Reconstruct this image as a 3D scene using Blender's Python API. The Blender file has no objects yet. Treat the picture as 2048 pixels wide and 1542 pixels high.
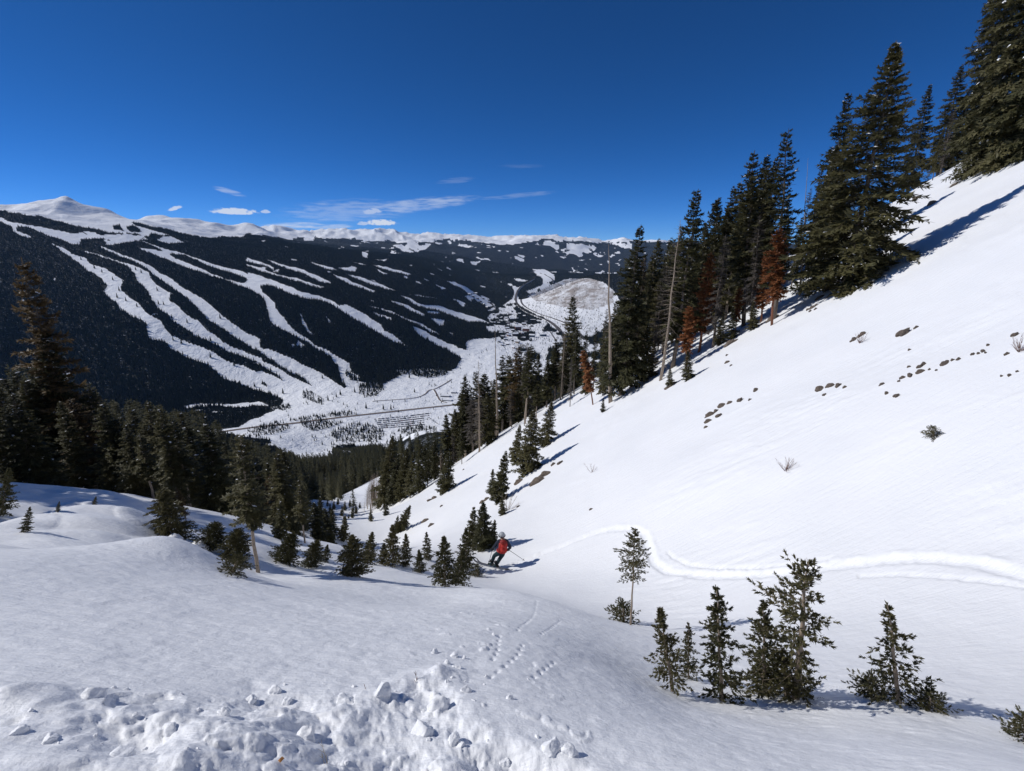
import bpy, math, random
import numpy as np
import time
_T0 = time.time()
from mathutils import Vector, Matrix

# ------------------------------------------------------------------ camera, sky, sun, exposure
scene = bpy.context.scene
col = scene.collection
PITCH = math.radians(16.3)            # the camera looks down the slope
FPX, CX, CY = 960.0, 1024.0, 771.0    # focal length in pixels of the 2048 x 1542 photograph
cam_data = bpy.data.cameras.new('camera')
cam_data.sensor_width = 36.0
cam_data.lens = 36.0 * FPX / 2048.0
cam_data.clip_start = 0.05
cam_data.clip_end = 120000.0
cam = bpy.data.objects.new('camera', cam_data)
col.objects.link(cam)
cam.location = (0, 0, 0)
cam.rotation_euler = (math.pi / 2 - PITCH, 0, 0)
scene.camera = cam

SUN_EL = math.radians(38.0)
SUN_AZ = math.radians(-84.0)          # from +Y towards +X: the sun stands to the left
sun_dir = Vector((math.sin(SUN_AZ) * math.cos(SUN_EL), math.cos(SUN_AZ) * math.cos(SUN_EL), math.sin(SUN_EL)))
world = bpy.data.worlds.new('World')
scene.world = world
world.use_nodes = True
wn, wl = world.node_tree.nodes, world.node_tree.links
wn.clear()
sky = wn.new('ShaderNodeTexSky')
sky.sky_type = 'NISHITA'
sky.sun_disc = False
sky.sun_elevation = SUN_EL
sky.sun_rotation = SUN_AZ
sky.altitude = 3600.0
sky.air_density = 0.5
sky.dust_density = 0.0
sky.ozone_density = 10.0
world.cycles.sampling_method = 'MANUAL'
world.cycles.sample_map_resolution = 512
bg = wn.new('ShaderNodeBackground')
bg.inputs['Strength'].default_value = 0.105
wo = wn.new('ShaderNodeOutputWorld')
hs = wn.new('ShaderNodeHueSaturation')          # thin, dry high-altitude air: a deeper blue
hs.inputs['Saturation'].default_value = 1.11
wl.new(sky.outputs['Color'], hs.inputs['Color'])
# thin clouds low over the far range: (azimuth, elevation, half width, half height, slope, strength, puffy)
def wm(op, x, y=0.0, z=None):
    n = wn.new('ShaderNodeMath'); n.operation = op
    for s, v in zip(n.inputs, (x, y) if z is None else (x, y, z)):
        if isinstance(v, (int, float)): s.default_value = v
        else: wl.new(v, s)
    return n.outputs[0]
_tc = wn.new('ShaderNodeTexCoord'); _sx = wn.new('ShaderNodeSeparateXYZ'); wl.new(_tc.outputs['Generated'], _sx.inputs[0])
AZ = wm('ARCTAN2', _sx.outputs[0], _sx.outputs[1])
EL = wm('ARCTAN2', _sx.outputs[2], wm('SQRT', wm('ADD', wm('MULTIPLY', _sx.outputs[0], _sx.outputs[0]), wm('MULTIPLY', _sx.outputs[1], _sx.outputs[1]))))
def sky_noise(ka, ke, seed, rough):
    cx = wn.new('ShaderNodeCombineXYZ'); wl.new(wm('MULTIPLY', AZ, ka), cx.inputs[0]); wl.new(wm('MULTIPLY', EL, ke), cx.inputs[1]); cx.inputs[2].default_value = seed
    n = wn.new('ShaderNodeTexNoise'); n.inputs['Scale'].default_value = 1.0; n.inputs['Detail'].default_value = 3.0; n.inputs['Roughness'].default_value = rough

    wl.new(cx.outputs[0], n.inputs['Vector'])
    return n.outputs[0]
N_WISP, N_PUFF = sky_noise(26.0, 210.0, 3.0, 0.6), sky_noise(110.0, 190.0, 8.0, 0.6)
def cloud(px, py, w, h, slope, strength, puffy):
    u, v = (px - CX) / FPX, (CY - py) / FPX
    x, y, z = u, math.cos(PITCH) + v * math.sin(PITCH), -math.sin(PITCH) + v * math.cos(PITCH)
    az, el, sc = math.atan2(x, y), math.atan2(z, math.hypot(x, y)), math.cos(math.atan(u)) ** 2 / FPX * 1.05
    da = wm('SUBTRACT', AZ, az)
    de = wm('DIVIDE', wm('SUBTRACT', wm('SUBTRACT', EL, el), wm('MULTIPLY', da, slope)), h * sc)
    if puffy: de = wm('MULTIPLY', de, wm('ADD', 1.0, wm('MULTIPLY', wm('LESS_THAN', de, 0.0), 1.2)))     # flat base
    da = wm('DIVIDE', da, w * sc)
    fall = wm('MAXIMUM', wm('SUBTRACT', 1.0, wm('ADD', wm('MULTIPLY', da, da), wm('MULTIPLY', de, de))), 0.0)
    n = wm('ADD', N_PUFF if puffy else N_WISP, wm('MULTIPLY', fall, 0.42 if puffy else 0.30))
    mr = wn.new('ShaderNodeMapRange'); mr.interpolation_type = 'SMOOTHSTEP'; wl.new(n, mr.inputs[0])
    mr.inputs[1].default_value = 0.55 if puffy else 0.46; mr.inputs[2].default_value = 0.78 if puffy else 0.92
    return wm('MULTIPLY', wm('MULTIPLY', mr.outputs[0], wm('MINIMUM', wm('MULTIPLY', fall, 2.0), 1.0)), strength)
CLOUDS = None
for c_ in ((470, 425, 52, 11, 0, .85, 1), (350, 418, 16, 7, .3, .75, 1), (531, 424, 11, 6, 0, .6, 1), (764, 447, 34, 9, 0, .95, 1), (727, 448, 14, 6, 0, .6, 1), (744, 424, 22, 9, .1, .55, 1),
           (590, 451, 72, 7, .03, .7, 0), (665, 453, 54, 5, .05, .5, 0), (836, 410, 125, 13, .12, .42, 0), (700, 422, 140, 24, .06, .26, 0), (912, 361, 40, 6, .12, .10, 0), (1035, 391, 80, 5, .08, .15, 0), (458, 383, 34, 7, -.25, .35, 0), (1042, 332, 50, 4, 0, .05, 0)):
    m_ = cloud(*c_); CLOUDS = m_ if CLOUDS is None else wm('MAXIMUM', CLOUDS, m_)
mxs = wn.new('ShaderNodeMix'); mxs.data_type = 'RGBA'
wl.new(CLOUDS, mxs.inputs[0]); wl.new(hs.outputs['Color'], mxs.inputs[6]); mxs.inputs[7].default_value = (6.0, 6.5, 7.4, 1)
wl.new(mxs.outputs[2], bg.inputs['Color'])
wl.new(bg.outputs['Background'], wo.inputs['Surface'])

sun_data = bpy.data.lights.new('sun', 'SUN')
sun_data.energy = 3.0
sun_data.angle = math.radians(0.53)
sun_data.color = (1.0, 0.975, 0.94)
sun = bpy.data.objects.new('sun', sun_data)
col.objects.link(sun)
sun.rotation_euler = sun_dir.to_track_quat('Z', 'Y').to_euler()
sun.location = (-60, 20, 60)

scene.view_settings.view_transform = 'Standard'
scene.view_settings.look = 'None'
scene.view_settings.gamma = 1.0
scene.view_settings.exposure = 0.18
scene.view_settings.use_curve_mapping = False
scene.cycles.max_bounces = 8
scene.cycles.diffuse_bounces = 3
scene.cycles.transparent_max_bounces = 8
scene.cycles.volume_bounces = 0
try:
    scene.cycles.use_denoising = True
except Exception:
    pass

# ------------------------------------------------------------------ small maths
CP, SP = math.cos(PITCH), math.sin(PITCH)
def ray(px, py):
    u, v = (px - CX) / FPX, (CY - py) / FPX
    return np.array((u, CP + v * SP, -SP + v * CP))
def P(px, py, t):
    return ray(px, py) * t
def project(x, y, z):
    dep = np.maximum(y * CP - z * SP, 1e-3)
    up = y * SP + z * CP
    return CX + FPX * x / dep, CY - FPX * up / dep, dep
def sstep(a, b, x):
    t = np.clip((x - a) / (b - a), 0, 1)
    return t * t * (3 - 2 * t)

def hash2(ix, iy, seed):
    h = (ix.astype(np.int64) * 374761393 + iy.astype(np.int64) * 668265263 + seed * 1442695041) & 0x7fffffff
    h = ((h ^ (h >> 13)) * 1274126177) & 0x7fffffff
    return ((h ^ (h >> 16)) & 0xffffff) / float(0xffffff)
def vnoise(x, y, seed=0):
    ix, iy = np.floor(x), np.floor(y)
    fx, fy = x - ix, y - iy
    fx = fx * fx * fx * (fx * (fx * 6 - 15) + 10)
    fy = fy * fy * fy * (fy * (fy * 6 - 15) + 10)
    a, b = hash2(ix, iy, seed), hash2(ix + 1, iy, seed)
    c, d = hash2(ix, iy + 1, seed), hash2(ix + 1, iy + 1, seed)
    return (a + (b - a) * fx) * (1 - fy) + (c + (d - c) * fx) * fy - 0.5
def fbm(x, y, octv=4, seed=0, gain=0.5):
    s, a = np.zeros_like(x), 1.0
    for k in range(octv):
        s += a * vnoise(x * 2 ** k + 17.3 * k, y * 2 ** k - 9.1 * k, seed + k)
        a *= gain
    return s
def lumps(x, y, cell, share, seed):
    """rounded lumps strewn over cells: 0..1"""
    gx, gy = np.floor(x / cell), np.floor(y / cell)
    best = np.zeros_like(x)
    for ox in (-1, 0, 1):
        for oy in (-1, 0, 1):
            cx, cy = gx + ox, gy + oy
            px = (cx + hash2(cx, cy, seed)) * cell
            py = (cy + hash2(cx, cy, seed + 1)) * cell
            on = hash2(cx, cy, seed + 2) < share
            r = cell * (0.25 + 0.45 * hash2(cx, cy, seed + 3))
            el = 0.6 + 0.8 * hash2(cx, cy, seed + 4)
            d2 = ((x - px) ** 2 * el + (y - py) ** 2 / el) / (r * r)
            h = np.where(on, np.sqrt(np.clip(1 - d2, 0, 1)) * (0.4 + 0.6 * hash2(cx, cy, seed + 5)), 0)
            best = np.maximum(best, h)
    return best

def in_poly(px, py, poly):
    poly = np.asarray(poly, float)
    x0, y0 = poly.min(0); x1, y1 = poly.max(0)
    out = np.zeros(px.shape, bool)
    sel = (px >= x0) & (px <= x1) & (py >= y0) & (py <= y1)
    if not sel.any():
        return out
    X, Y = px[sel], py[sel]
    c = np.zeros(X.shape, bool)
    j = len(poly) - 1
    for i in range(len(poly)):
        xi, yi = poly[i]; xj, yj = poly[j]
        if yi != yj:
            c ^= ((yi > Y) != (yj > Y)) & (X < (xj - xi) * (Y - yi) / (yj - yi) + xi)
        j = i
    out[sel] = c
    return out
def seg_dist(px, py, line):
    """distance to a polyline, and the running length of the nearest point"""
    best = np.full(px.shape, 1e9); along = np.zeros(px.shape); run = 0.0
    side = np.zeros(px.shape)
    for (ax, ay), (bx, by) in zip(line[:-1], line[1:]):
        dx, dy = bx - ax, by - ay
        L = math.hypot(dx, dy) + 1e-9
        t = np.clip(((px - ax) * dx + (py - ay) * dy) / (L * L), 0, 1)
        d = np.hypot(px - ax - t * dx, py - ay - t * dy)
        m = d < best
        best = np.where(m, d, best); along = np.where(m, run + t * L, along)
        side = np.where(m, np.sign((px - ax) * dy - (py - ay) * dx), side)
        run += L
    return best, along, side

class TPS:
    def __init__(self, pts, val, lam=0.0):
        self.p = np.asarray(pts, float); n = len(self.p)
        K = self.k(self.p, self.p) + lam * np.eye(n)
        Q = np.c_[np.ones(n), self.p]
        A = np.zeros((n + 3, n + 3)); A[:n, :n] = K; A[:n, n:] = Q; A[n:, :n] = Q.T
        self.w = np.linalg.solve(A, np.r_[np.asarray(val, float), np.zeros(3)])
    def k(self, a, b):
        d2 = (a[:, None, 0] - b[None, :, 0]) ** 2 + (a[:, None, 1] - b[None, :, 1]) ** 2
        return 0.5 * d2 * np.log(d2 + 1e-12)
    def __call__(self, x, y):
        x = np.asarray(x, float); sh = x.shape
        q = np.c_[x.ravel(), np.asarray(y, float).ravel()]
        out = np.empty(len(q)); n = len(self.p)
        for s in range(0, len(q), 40000):
            b = q[s:s + 40000]
            out[s:s + 40000] = self.k(b, self.p) @ self.w[:n] + self.w[n] + b @ self.w[n + 1:]
        return out.reshape(sh)

# ------------------------------------------------------------------ object helpers
def link(name, mesh, mat=None, parent=None):
    o = bpy.data.objects.new(name, mesh)
    col.objects.link(o)
    if mat is not None and mesh is not None and len(mesh.materials) == 0:
        mesh.materials.append(mat)
    if parent is not None:
        o.parent = parent
    return o
def tag(o, label=None, cat=None, group=None, kind=None):
    if label: o['label'] = label
    if cat: o['category'] = cat
    if group: o['group'] = group
    if kind: o['kind'] = kind
    return o
def empty(name, loc, rz=0.0):
    o = bpy.data.objects.new(name, None)
    col.objects.link(o)
    o.location = loc; o.rotation_euler = (0, 0, rz)
    o.empty_display_size = 0.2
    return o
def mesh_of(name, verts, faces, smooth=False):
    me = bpy.data.meshes.new(name)
    me.from_pydata([tuple(v) for v in verts], [], faces)
    me.update()
    if smooth:
        me.polygons.foreach_set('use_smooth', [True] * len(me.polygons))
    return me
def grid_mesh(name, X, Y, Z, close=False):
    """X, Y, Z arrays (rings, angles) -> quad mesh"""
    nr, na = X.shape
    me = bpy.data.meshes.new(name)
    me.vertices.add(nr * na)
    me.vertices.foreach_set('co', np.stack([X, Y, Z], -1).reshape(-1).astype(np.float32))
    i = np.arange(nr * na).reshape(nr, na)
    if close:
        i = np.concatenate([i, i[:, :1]], 1)
    q = np.stack([i[:-1, :-1], i[:-1, 1:], i[1:, 1:], i[1:, :-1]], -1).reshape(-1, 4)[:, ::-1]
    nf = len(q)
    me.loops.add(nf * 4); me.polygons.add(nf)
    me.loops.foreach_set('vertex_index', q.reshape(-1).astype(np.int32))
    me.polygons.foreach_set('loop_start', np.arange(0, nf * 4, 4, dtype=np.int32))
    me.polygons.foreach_set('loop_total', np.full(nf, 4, np.int32))
    me.polygons.foreach_set('use_smooth', np.ones(nf, bool))
    me.update(calc_edges=True)
    return me
class MB:
    """collects boxes, tubes and loose faces into one mesh"""
    def __init__(self): self.v, self.f = [], []
    def add(self, verts, faces):
        b = len(self.v)
        self.v.extend(verts); self.f.extend([tuple(b + i for i in f) for f in faces])
    def box(self, x0, x1, y0, y1, z0, z1):
        self.add([(x0, y0, z0), (x1, y0, z0), (x1, y1, z0), (x0, y1, z0), (x0, y0, z1), (x1, y0, z1), (x1, y1, z1), (x0, y1, z1)],
                 [(0, 3, 2, 1), (4, 5, 6, 7), (0, 1, 5, 4), (1, 2, 6, 5), (2, 3, 7, 6), (3, 0, 4, 7)])
    def tube(self, pts, rad, n=6, cap=True):
        pts = [np.asarray(p, float) for p in pts]
        rings = []
        ref = np.array((0.31, 0.87, 0.21))
        for k, p in enumerate(pts):
            d = pts[min(k + 1, len(pts) - 1)] - pts[max(k - 1, 0)]
            d = d / (np.linalg.norm(d) + 1e-9)
            a = np.cross(d, ref); na_ = np.linalg.norm(a)
            if na_ < 1e-3: a = np.cross(d, (1, 0, 0)); na_ = np.linalg.norm(a)
            a /= na_; b = np.cross(d, a)
            rings.append([p + rad[k] * (math.cos(2 * math.pi * j / n) * a + math.sin(2 * math.pi * j / n) * b) for j in range(n)])
        v = [q for r in rings for q in r]; f = []
        for k in range(len(pts) - 1):
            for j in range(n):
                j2 = (j + 1) % n
                f.append((k * n + j, k * n + j2, (k + 1) * n + j2, (k + 1) * n + j))
        if cap:
            f.append(tuple(range(n))[::-1]); f.append(tuple((len(pts) - 1) * n + j for j in range(n)))
        self.add(v, f)
    def mesh(self, name, smooth=False): return mesh_of(name, self.v, self.f, smooth)

# ------------------------------------------------------------------ materials
def new_mat(name):
    m = bpy.data.materials.new(name); m.use_nodes = True
    nt = m.node_tree; nt.nodes.clear()
    out = nt.nodes.new('ShaderNodeOutputMaterial')
    b = nt.nodes.new('ShaderNodeBsdfPrincipled')
    nt.links.new(b.outputs[0], out.inputs['Surface'])
    return m, nt, b
def noise_node(nt, scale, detail=3, rough=0.5, vec=None):
    n = nt.nodes.new('ShaderNodeTexNoise')
    n.inputs['Scale'].default_value = scale; n.inputs['Detail'].default_value = detail
    n.inputs['Roughness'].default_value = rough
    if vec is not None: nt.links.new(vec, n.inputs['Vector'])
    return n
def ramp(nt, fac, stops):
    r = nt.nodes.new('ShaderNodeValToRGB')
    while len(r.color_ramp.elements) < len(stops): r.color_ramp.elements.new(0.5)
    for e, (p, c) in zip(r.color_ramp.elements, stops):
        e.position = p; e.color = (*c, 1) if len(c) == 3 else c
    nt.links.new(fac, r.inputs['Fac'])
    return r
def mixc(nt, fac, a, b):
    m = nt.nodes.new('ShaderNodeMix'); m.data_type = 'RGBA'
    for sock, val in ((m.inputs[0], fac), (m.inputs[6], a), (m.inputs[7], b)):
        if isinstance(val, (int, float)): sock.default_value = val
        elif isinstance(val, tuple): sock.default_value = (*val, 1)
        else: nt.links.new(val, sock)
    return m.outputs[2]
def math_node(nt, op, a, b=0.0):
    m = nt.nodes.new('ShaderNodeMath'); m.operation = op
    for sock, val in ((m.inputs[0], a), (m.inputs[1], b)):
        if isinstance(val, (int, float)): sock.default_value = val
        else: nt.links.new(val, sock)
    return m.outputs[0]
def mapped(nt, scale=(1, 1, 1), rot=(0, 0, 0), coord='Object'):
    if coord == 'Position':
        src = nt.nodes.new('ShaderNodeNewGeometry').outputs['Position']
    else:
        src = nt.nodes.new('ShaderNodeTexCoord').outputs[coord]
    mp = nt.nodes.new('ShaderNodeMapping')
    mp.inputs['Scale'].default_value = scale; mp.inputs['Rotation'].default_value = rot
    nt.links.new(src, mp.inputs['Vector'])
    return mp.outputs[0]
def bump(nt, b, heights):
    """heights: list of (socket, strength, distance)"""
    prev = None
    for h, s, d in heights:
        bn = nt.nodes.new('ShaderNodeBump')
        bn.inputs['Strength'].default_value = s; bn.inputs['Distance'].default_value = d
        nt.links.new(h, bn.inputs['Height'])
        if prev is not None: nt.links.new(prev, bn.inputs['Normal'])
        prev = bn.outputs[0]
    nt.links.new(prev, b.inputs['Normal'])
def plain(name, colr, rough=0.7, var=0.25, scale=8.0, spec=0.3):
    m, nt, b = new_mat(name)
    n = noise_node(nt, scale, 4, 0.6, mapped(nt))
    lo = tuple(c * (1 - var) for c in colr); hi = tuple(min(1, c * (1 + var)) for c in colr)
    r = ramp(nt, n.outputs[0], [(0.3, lo), (0.7, hi)])
    nt.links.new(r.outputs[0], b.inputs['Base Color'])
    b.inputs['Roughness'].default_value = rough
    b.inputs['Specular IOR Level'].default_value = spec
    return m
# ------------------------------------------------------------------ the lie of the land
def plane3(a, b, c):
    n = np.cross(b - a, c - a)
    return lambda x, y: a[2] - (n[0] * (x - a[0]) + n[1] * (y - a[1])) / n[2]
SKIER = P(1000, 1130, 22.0)
hill = plane3(SKIER, P(1690, 580, 30.0), P(700, 1058, 65.0))     # the open hillside on the right

near_pts = []
def np_(px, py, t): near_pts.append(tuple(P(px, py, t)))
def xyz(x, y, z): near_pts.append((x, y, z))
# bench under the camera
xyz(0, 0, -1.65)
for a in ((0, 1542, 1.75), (500, 1542, 1.95), (1024, 1542, 2.15), (1500, 1542, 2.35), (2048, 1542, 2.6),
          (0, 1400, 2.3), (500, 1400, 2.6), (1024, 1400, 2.85), (1400, 1450, 3.5), (1700, 1480, 3.4),
          (0, 1250, 3.5), (300, 1250, 3.8), (600, 1250, 4.2), (850, 1250, 4.6), (1024, 1250, 5.0), (1150, 1300, 4.8),
          # brow on the right with the row of little firs
          (1348, 1378, 5.1), (1450, 1395, 5.1), (1590, 1398, 5.1), (1800, 1402, 5.0), (1900, 1425, 4.7), (2048, 1487, 4.1),
          # middle
          (1000, 1180, 9.0), (1120, 1210, 8.4), (1262, 1243, 10.5), (900, 1200, 8.3), (750, 1200, 7.2), (600, 1180, 7.0),
          (890, 1165, 11.8), (800, 1140, 13.5), (955, 1140, 19.0), (860, 1108, 19.5),
          # brow on the left
          (0, 1095, 6.2), (120, 1096, 6.8), (250, 1098, 7.2), (350, 1120, 7.6), (430, 1152, 8.3), (520, 1150, 10.2), (640, 1150, 10.2), (710, 1140, 12.5),
          # behind it
          (0, 1040, 10.5), (100, 1060, 9.6), (220, 1050, 10.5), (0, 975, 15.5), (120, 985, 15.5), (230, 1003, 15.5), (300, 1040, 13.0),
          (450, 1034, 19), (560, 1060, 19), (640, 1088, 20), (330, 1008, 19), (700, 1100, 24),
          # gully and its left bank
          (700, 1058, 65), (760, 1100, 38), (690, 1018, 82), (640, 1004, 84), (740, 1006, 98), (650, 1040, 60)):
    np_(*a)
# hidden ground of the left wood
for a in ((-25, 25, -14.2), (-40, 38, -21.5), (-32, 55, -31), (-20, 30, -17.5), (-45, 75, -42), (-60, 60, -33), (-80, 40, -24), (-50, 15, -12), (-30, 8, -8.5),
          (-70, 95, -55), (-30, 100, -58), (-45, 120, -70)):
    xyz(*a)
# open hillside
for x, y in ((8.7, 6.8), (10, 2), (6.8, 9.5), (5, 10.5), (14, 8), (20, 4), (28, 10), (14, 18), (9, 15), (5, 19), (20, 24), (30, 20), (38, 34), (26, 36), (14, 30),
             (6, 28), (10, 40), (0, 32), (2, 45), (22, 46), (-8, 36), (-6, 50), (44, 46), (40, 12), (3.5, 13.5), (-14, 52), (34, 50)):
    xyz(x, y, float(hill(x, y)))
# spur crest and the drop behind it
for x, y, d in ((47, 55, -.6), (30, 58, -.6), (12, 62, -1.0), (-2, 64, -.8), (-16, 64, -.8), (58, 40, -1.5), (64, 20, -5), (62, 0, -9), (60, 52, -3),
                (47, 80, -16), (28, 84, -17), (10, 88, -18), (-6, 88, -13), (70, 70, -14), (85, 30, -18), (84, 0, -24), (10, 115, -38), (50, 115, -40), (95, 70, -36), (-10, 112, -24)):
    xyz(x, y, float(hill(x, y)) + d)
# behind the camera
for a in ((0, -5, .6), (-6, -4, .2), (-12, 1, -2.2), (5, -4, -.4), (9, -3, -1.5), (-20, -10, -1), (0, -15, 4), (15, -15, 5), (40, -20, 18), (-40, -20, -6), (-30, -5, -5), (20, -5, 3.5)):
    xyz(*a)
near_pts = np.array(near_pts)
near_tps = TPS(near_pts[:, :2], near_pts[:, 2], 0.02)

# far land: each point is a place in the photograph with a distance (horizontal metres)
far_pts = []
def fp(px, py, rho):
    d = ray(px, py); h = math.hypot(d[0], d[1])
    far_pts.append((math.atan2(d[0], d[1]), math.log(rho), d[2] / h))
def fe(px, rho, e):
    d = ray(px, 700); far_pts.append((math.atan2(d[0], d[1]), math.log(rho), e))
SKY1 = [(-60, 408), (0, 404), (20, 420), (71, 428), (96, 427), (112, 426), (132, 426), (152, 430), (190, 434), (221, 425), (241, 432), (264, 441)]
SKY2 = [(285, 436), (327, 431), (373, 438), (396, 437), (432, 443), (457, 443), (487, 440), (505, 446), (530, 459)]
SKY3 = [(560, 452), (580, 459), (610, 463), (680, 461), (720, 459), (760, 458), (790, 460), (820, 459), (860, 462), (890, 463), (920, 468), (950, 473), (980, 479),
        (1005, 475), (1022, 474), (1045, 480), (1080, 475), (1130, 471), (1180, 472), (1240, 475), (1280, 478), (1340, 484), (1420, 486), (1500, 488)]
for px, py in SKY1:
    fp(px, py, 6000)
    if px < 200: fp(px, py + 16, 6600)
    if px < 160: fe(px, 7600, -0.0)
for px, py in SKY2: fp(px, py, 9200); fe(px, 11800, -0.03)
fe(200, 9500, .0); fe(100, 9500, -.03); fe(240, 7200, .015); fe(300, 7000, .016)
for px, py in SKY3: fp(px, py, 15500); fe(px, 19500, -0.03)
# ski mountain, from its foot to the tree line
for a in ((0, 815, 2900), (100, 808, 2830), (250, 805, 2600), (400, 800, 2480), (520, 800, 2380), (600, 792, 2320),
          (680, 770, 2380), (760, 765, 2450), (860, 745, 2600), (915, 715, 2850), (930, 690, 3050), (985, 660, 3500),
          (0, 650, 3500), (120, 640, 3450), (250, 650, 3200), (400, 650, 3060), (540, 660, 2950), (680, 660, 2960), (800, 665, 3000), (880, 670, 3150),
          (0, 520, 4350), (130, 530, 4200), (280, 540, 3950), (420, 550, 3800), (560, 560, 3750), (700, 580, 3650), (820, 600, 3700), (930, 630, 3900),
          (0, 440, 5200), (130, 455, 5000), (280, 475, 4800), (420, 500, 4650), (560, 510, 4700), (700, 525, 4700), (820, 545, 4800), (920, 570, 5000), (975, 600, 5000),
          (200, 440, 5500), (350, 455, 6000), (470, 468, 6500), (560, 482, 6800), (700, 500, 6400), (820, 520, 6400), (900, 540, 6400), (960, 565, 6300),
          # dark domes below the far range
          (620, 472, 9800), (700, 480, 10000), (620, 492, 8200), (760, 490, 9500), (850, 482, 11000), (850, 505, 8600), (950, 495, 11000), (950, 525, 8400),
          (1000, 505, 10500), (1000, 545, 8000), (1100, 492, 12500), (1200, 500, 12500), (1300, 505, 12500), (1130, 525, 9800), (1240, 530, 9800), (1350, 530, 9800),
          # valley with the village and the road to the pass
          (640, 900, 1640), (560, 880, 1700), (700, 850, 1830), (800, 845, 1840), (900, 830, 1900), (480, 850, 1950), (380, 850, 2050), (250, 850, 2150), (100, 850, 2300),
          (800, 790, 2200), (900, 785, 2250), (980, 720, 2800), (1040, 720, 2850), (1000, 680, 3250), (1060, 680, 3300), (1110, 690, 3200),
          (1000, 630, 4400), (1050, 640, 4150), (1110, 655, 3800), (1025, 595, 5500), (1045, 570, 6300), (1060, 548, 7300), (1095, 545, 7500), (1110, 565, 6600),
          # aspen hill
          (1070, 610, 4700), (1130, 635, 4200), (1220, 640, 4100), (1300, 650, 4000), (1120, 572, 5300), (1180, 559, 5500), (1240, 560, 5500), (1320, 562, 5500)):
    fp(*a)
fe(1180, 6200, -.12); fe(1240, 6200, -.12); fe(1320, 6200, -.13); fe(1120, 6000, -.12)
fe(620, 11500, -.02); fe(700, 11800, -.02); fe(850, 12800, -.012)
# the wood below the gully and the hidden ground this side of the valley
for a in ((690, 1000, 300), (650, 985, 330), (720, 960, 480), (650, 940, 700), (720, 915, 1050), (640, 905, 1150), (560, 930, 700), (450, 960, 350)):
    fp(*a)
fe(300, 1300, -.43); fe(0, 1500, -.41)
for px in (0, 200, 400): fe(px, 350, -.47); fe(px, 800, -.45)
for px in (800, 950, 1100, 1300, 1500, 1800, 2100): fe(px, 300, -.40); fe(px, 700, -.44); fe(px, 1200, -.43)
for px in (1000, 1200, 1500, 1800, 2100): fe(px, 2200, -.31)
for px in (1500, 1800, 2100): fe(px, 4200, -.17); fe(px, 7000, -.08); fe(px, 12000, -.02); fe(px, 19500, -.03)
for px in (-200,): fe(px, 350, -.45); fe(px, 1300, -.42); fe(px, 2900, -.25); fe(px, 4200, -.03); fe(px, 6000, .03); fe(px, 9000, -.05)
far_pts = np.array(far_pts)
far_tps = TPS(far_pts[:, :2], far_pts[:, 2], 1e-4)

_pk = ray(132, 391); PEAK = _pk[:2] / math.hypot(_pk[0], _pk[1]) * 6000
def far_z(x, y):
    rho = np.hypot(x, y) + 1e-6; th = np.arctan2(x, y)
    z = far_tps(th, np.log(rho)) * rho
    n = 0.011 * sstep(600, 2600, rho) * rho * fbm(x / (0.13 * rho + 200), y / (0.13 * rho + 200), 4, 5, 0.5) * (0.35 + 0.65 * sstep(2100, 3000, rho))
    flat = np.exp(-((z + 690) / 60) ** 2)
    # bare heights: sharper ribs and hollows
    hi = sstep(4700, 5600, rho) * sstep(-0.02, 0.02, z / rho)
    hi = np.maximum(hi, sstep(12500, 14500, rho))
    rb = 1 - np.abs(2 * fbm(x / 900, y / 900, 4, 15, 0.55))
    z = z + hi * (rb - 0.75) * 0.0085 * rho
    # the pointed summit on the left
    dx, dy = x - PEAK[0], y - PEAK[1]
    c, s = math.cos(0.5), math.sin(0.5)
    a, b = dx * c + dy * s, -dx * s + dy * c
    pk = np.maximum(0, 1 - (np.abs(a) / np.where(a > 0, 330, 620) + np.abs(b) / 620))
    z = z + 118 * pk * (1 + 0.3 * fbm(x / 160, y / 160, 3, 19))
    return z + n * (1 - 0.85 * flat)

TRACK = [(2130, 1172), (2048, 1150), (1960, 1126), (1880, 1117), (1780, 1119), (1700, 1128), (1600, 1143), (1500, 1151), (1400, 1149), (1335, 1140), (1308, 1120),
         (1298, 1090), (1290, 1062), (1270, 1050), (1225, 1051), (1195, 1058), (1150, 1074), (1090, 1096), (1040, 1114), (1005, 1128)]
TRACK2 = [(1336, 1100), (1350, 1115), (1375, 1126), (1440, 1134), (1520, 1134), (1600, 1127), (1660, 1118)]
TRACK3 = [(1720, 1151), (1790, 1148), (1880, 1152), (1960, 1160), (2048, 1170), (2130, 1180)]
PAW = [[(1076, 1185), (1072, 1215), (1060, 1240), (1035, 1262)], [(1120, 1240), (1095, 1262), (1080, 1272)], [(1045, 1290), (1035, 1312), (1010, 1335), (975, 1362)],
       [(1108, 1325), (1085, 1345), (1060, 1362)], [(998, 1270), (995, 1300), (985, 1320)]]
SCRAPE = [(640, 1320), (800, 1355), (860, 1330)]
RUBBLE = [(-200, 1372), (0, 1362), (120, 1352), (230, 1372), (420, 1372), (500, 1352), (640, 1372), (740, 1362), (850, 1325), (880, 1300), (960, 1300), (1000, 1345), (950, 1400),
          (1000, 1440), (1090, 1480), (1190, 1510), (1240, 1600), (-200, 1700)]
def base_near(x, y):
    z = near_tps(x, y)
    return z
def to_xy(line, t0=3.0):
    out = []
    for px, py in line:
        d = ray(px, py); t = t0; prev = t0
        while t < 90:
            p = d * t
            if p[2] < float(base_near(np.array([p[0]]), np.array([p[1]]))[0]): break
            prev = t; t *= 1.01
        for _ in range(16):
            m = (prev + t) / 2; p = d * m
            if p[2] < float(base_near(np.array([p[0]]), np.array([p[1]]))[0]): t = m
            else: prev = m
        out.append((d[0] * t, d[1] * t))
    return out
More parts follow.
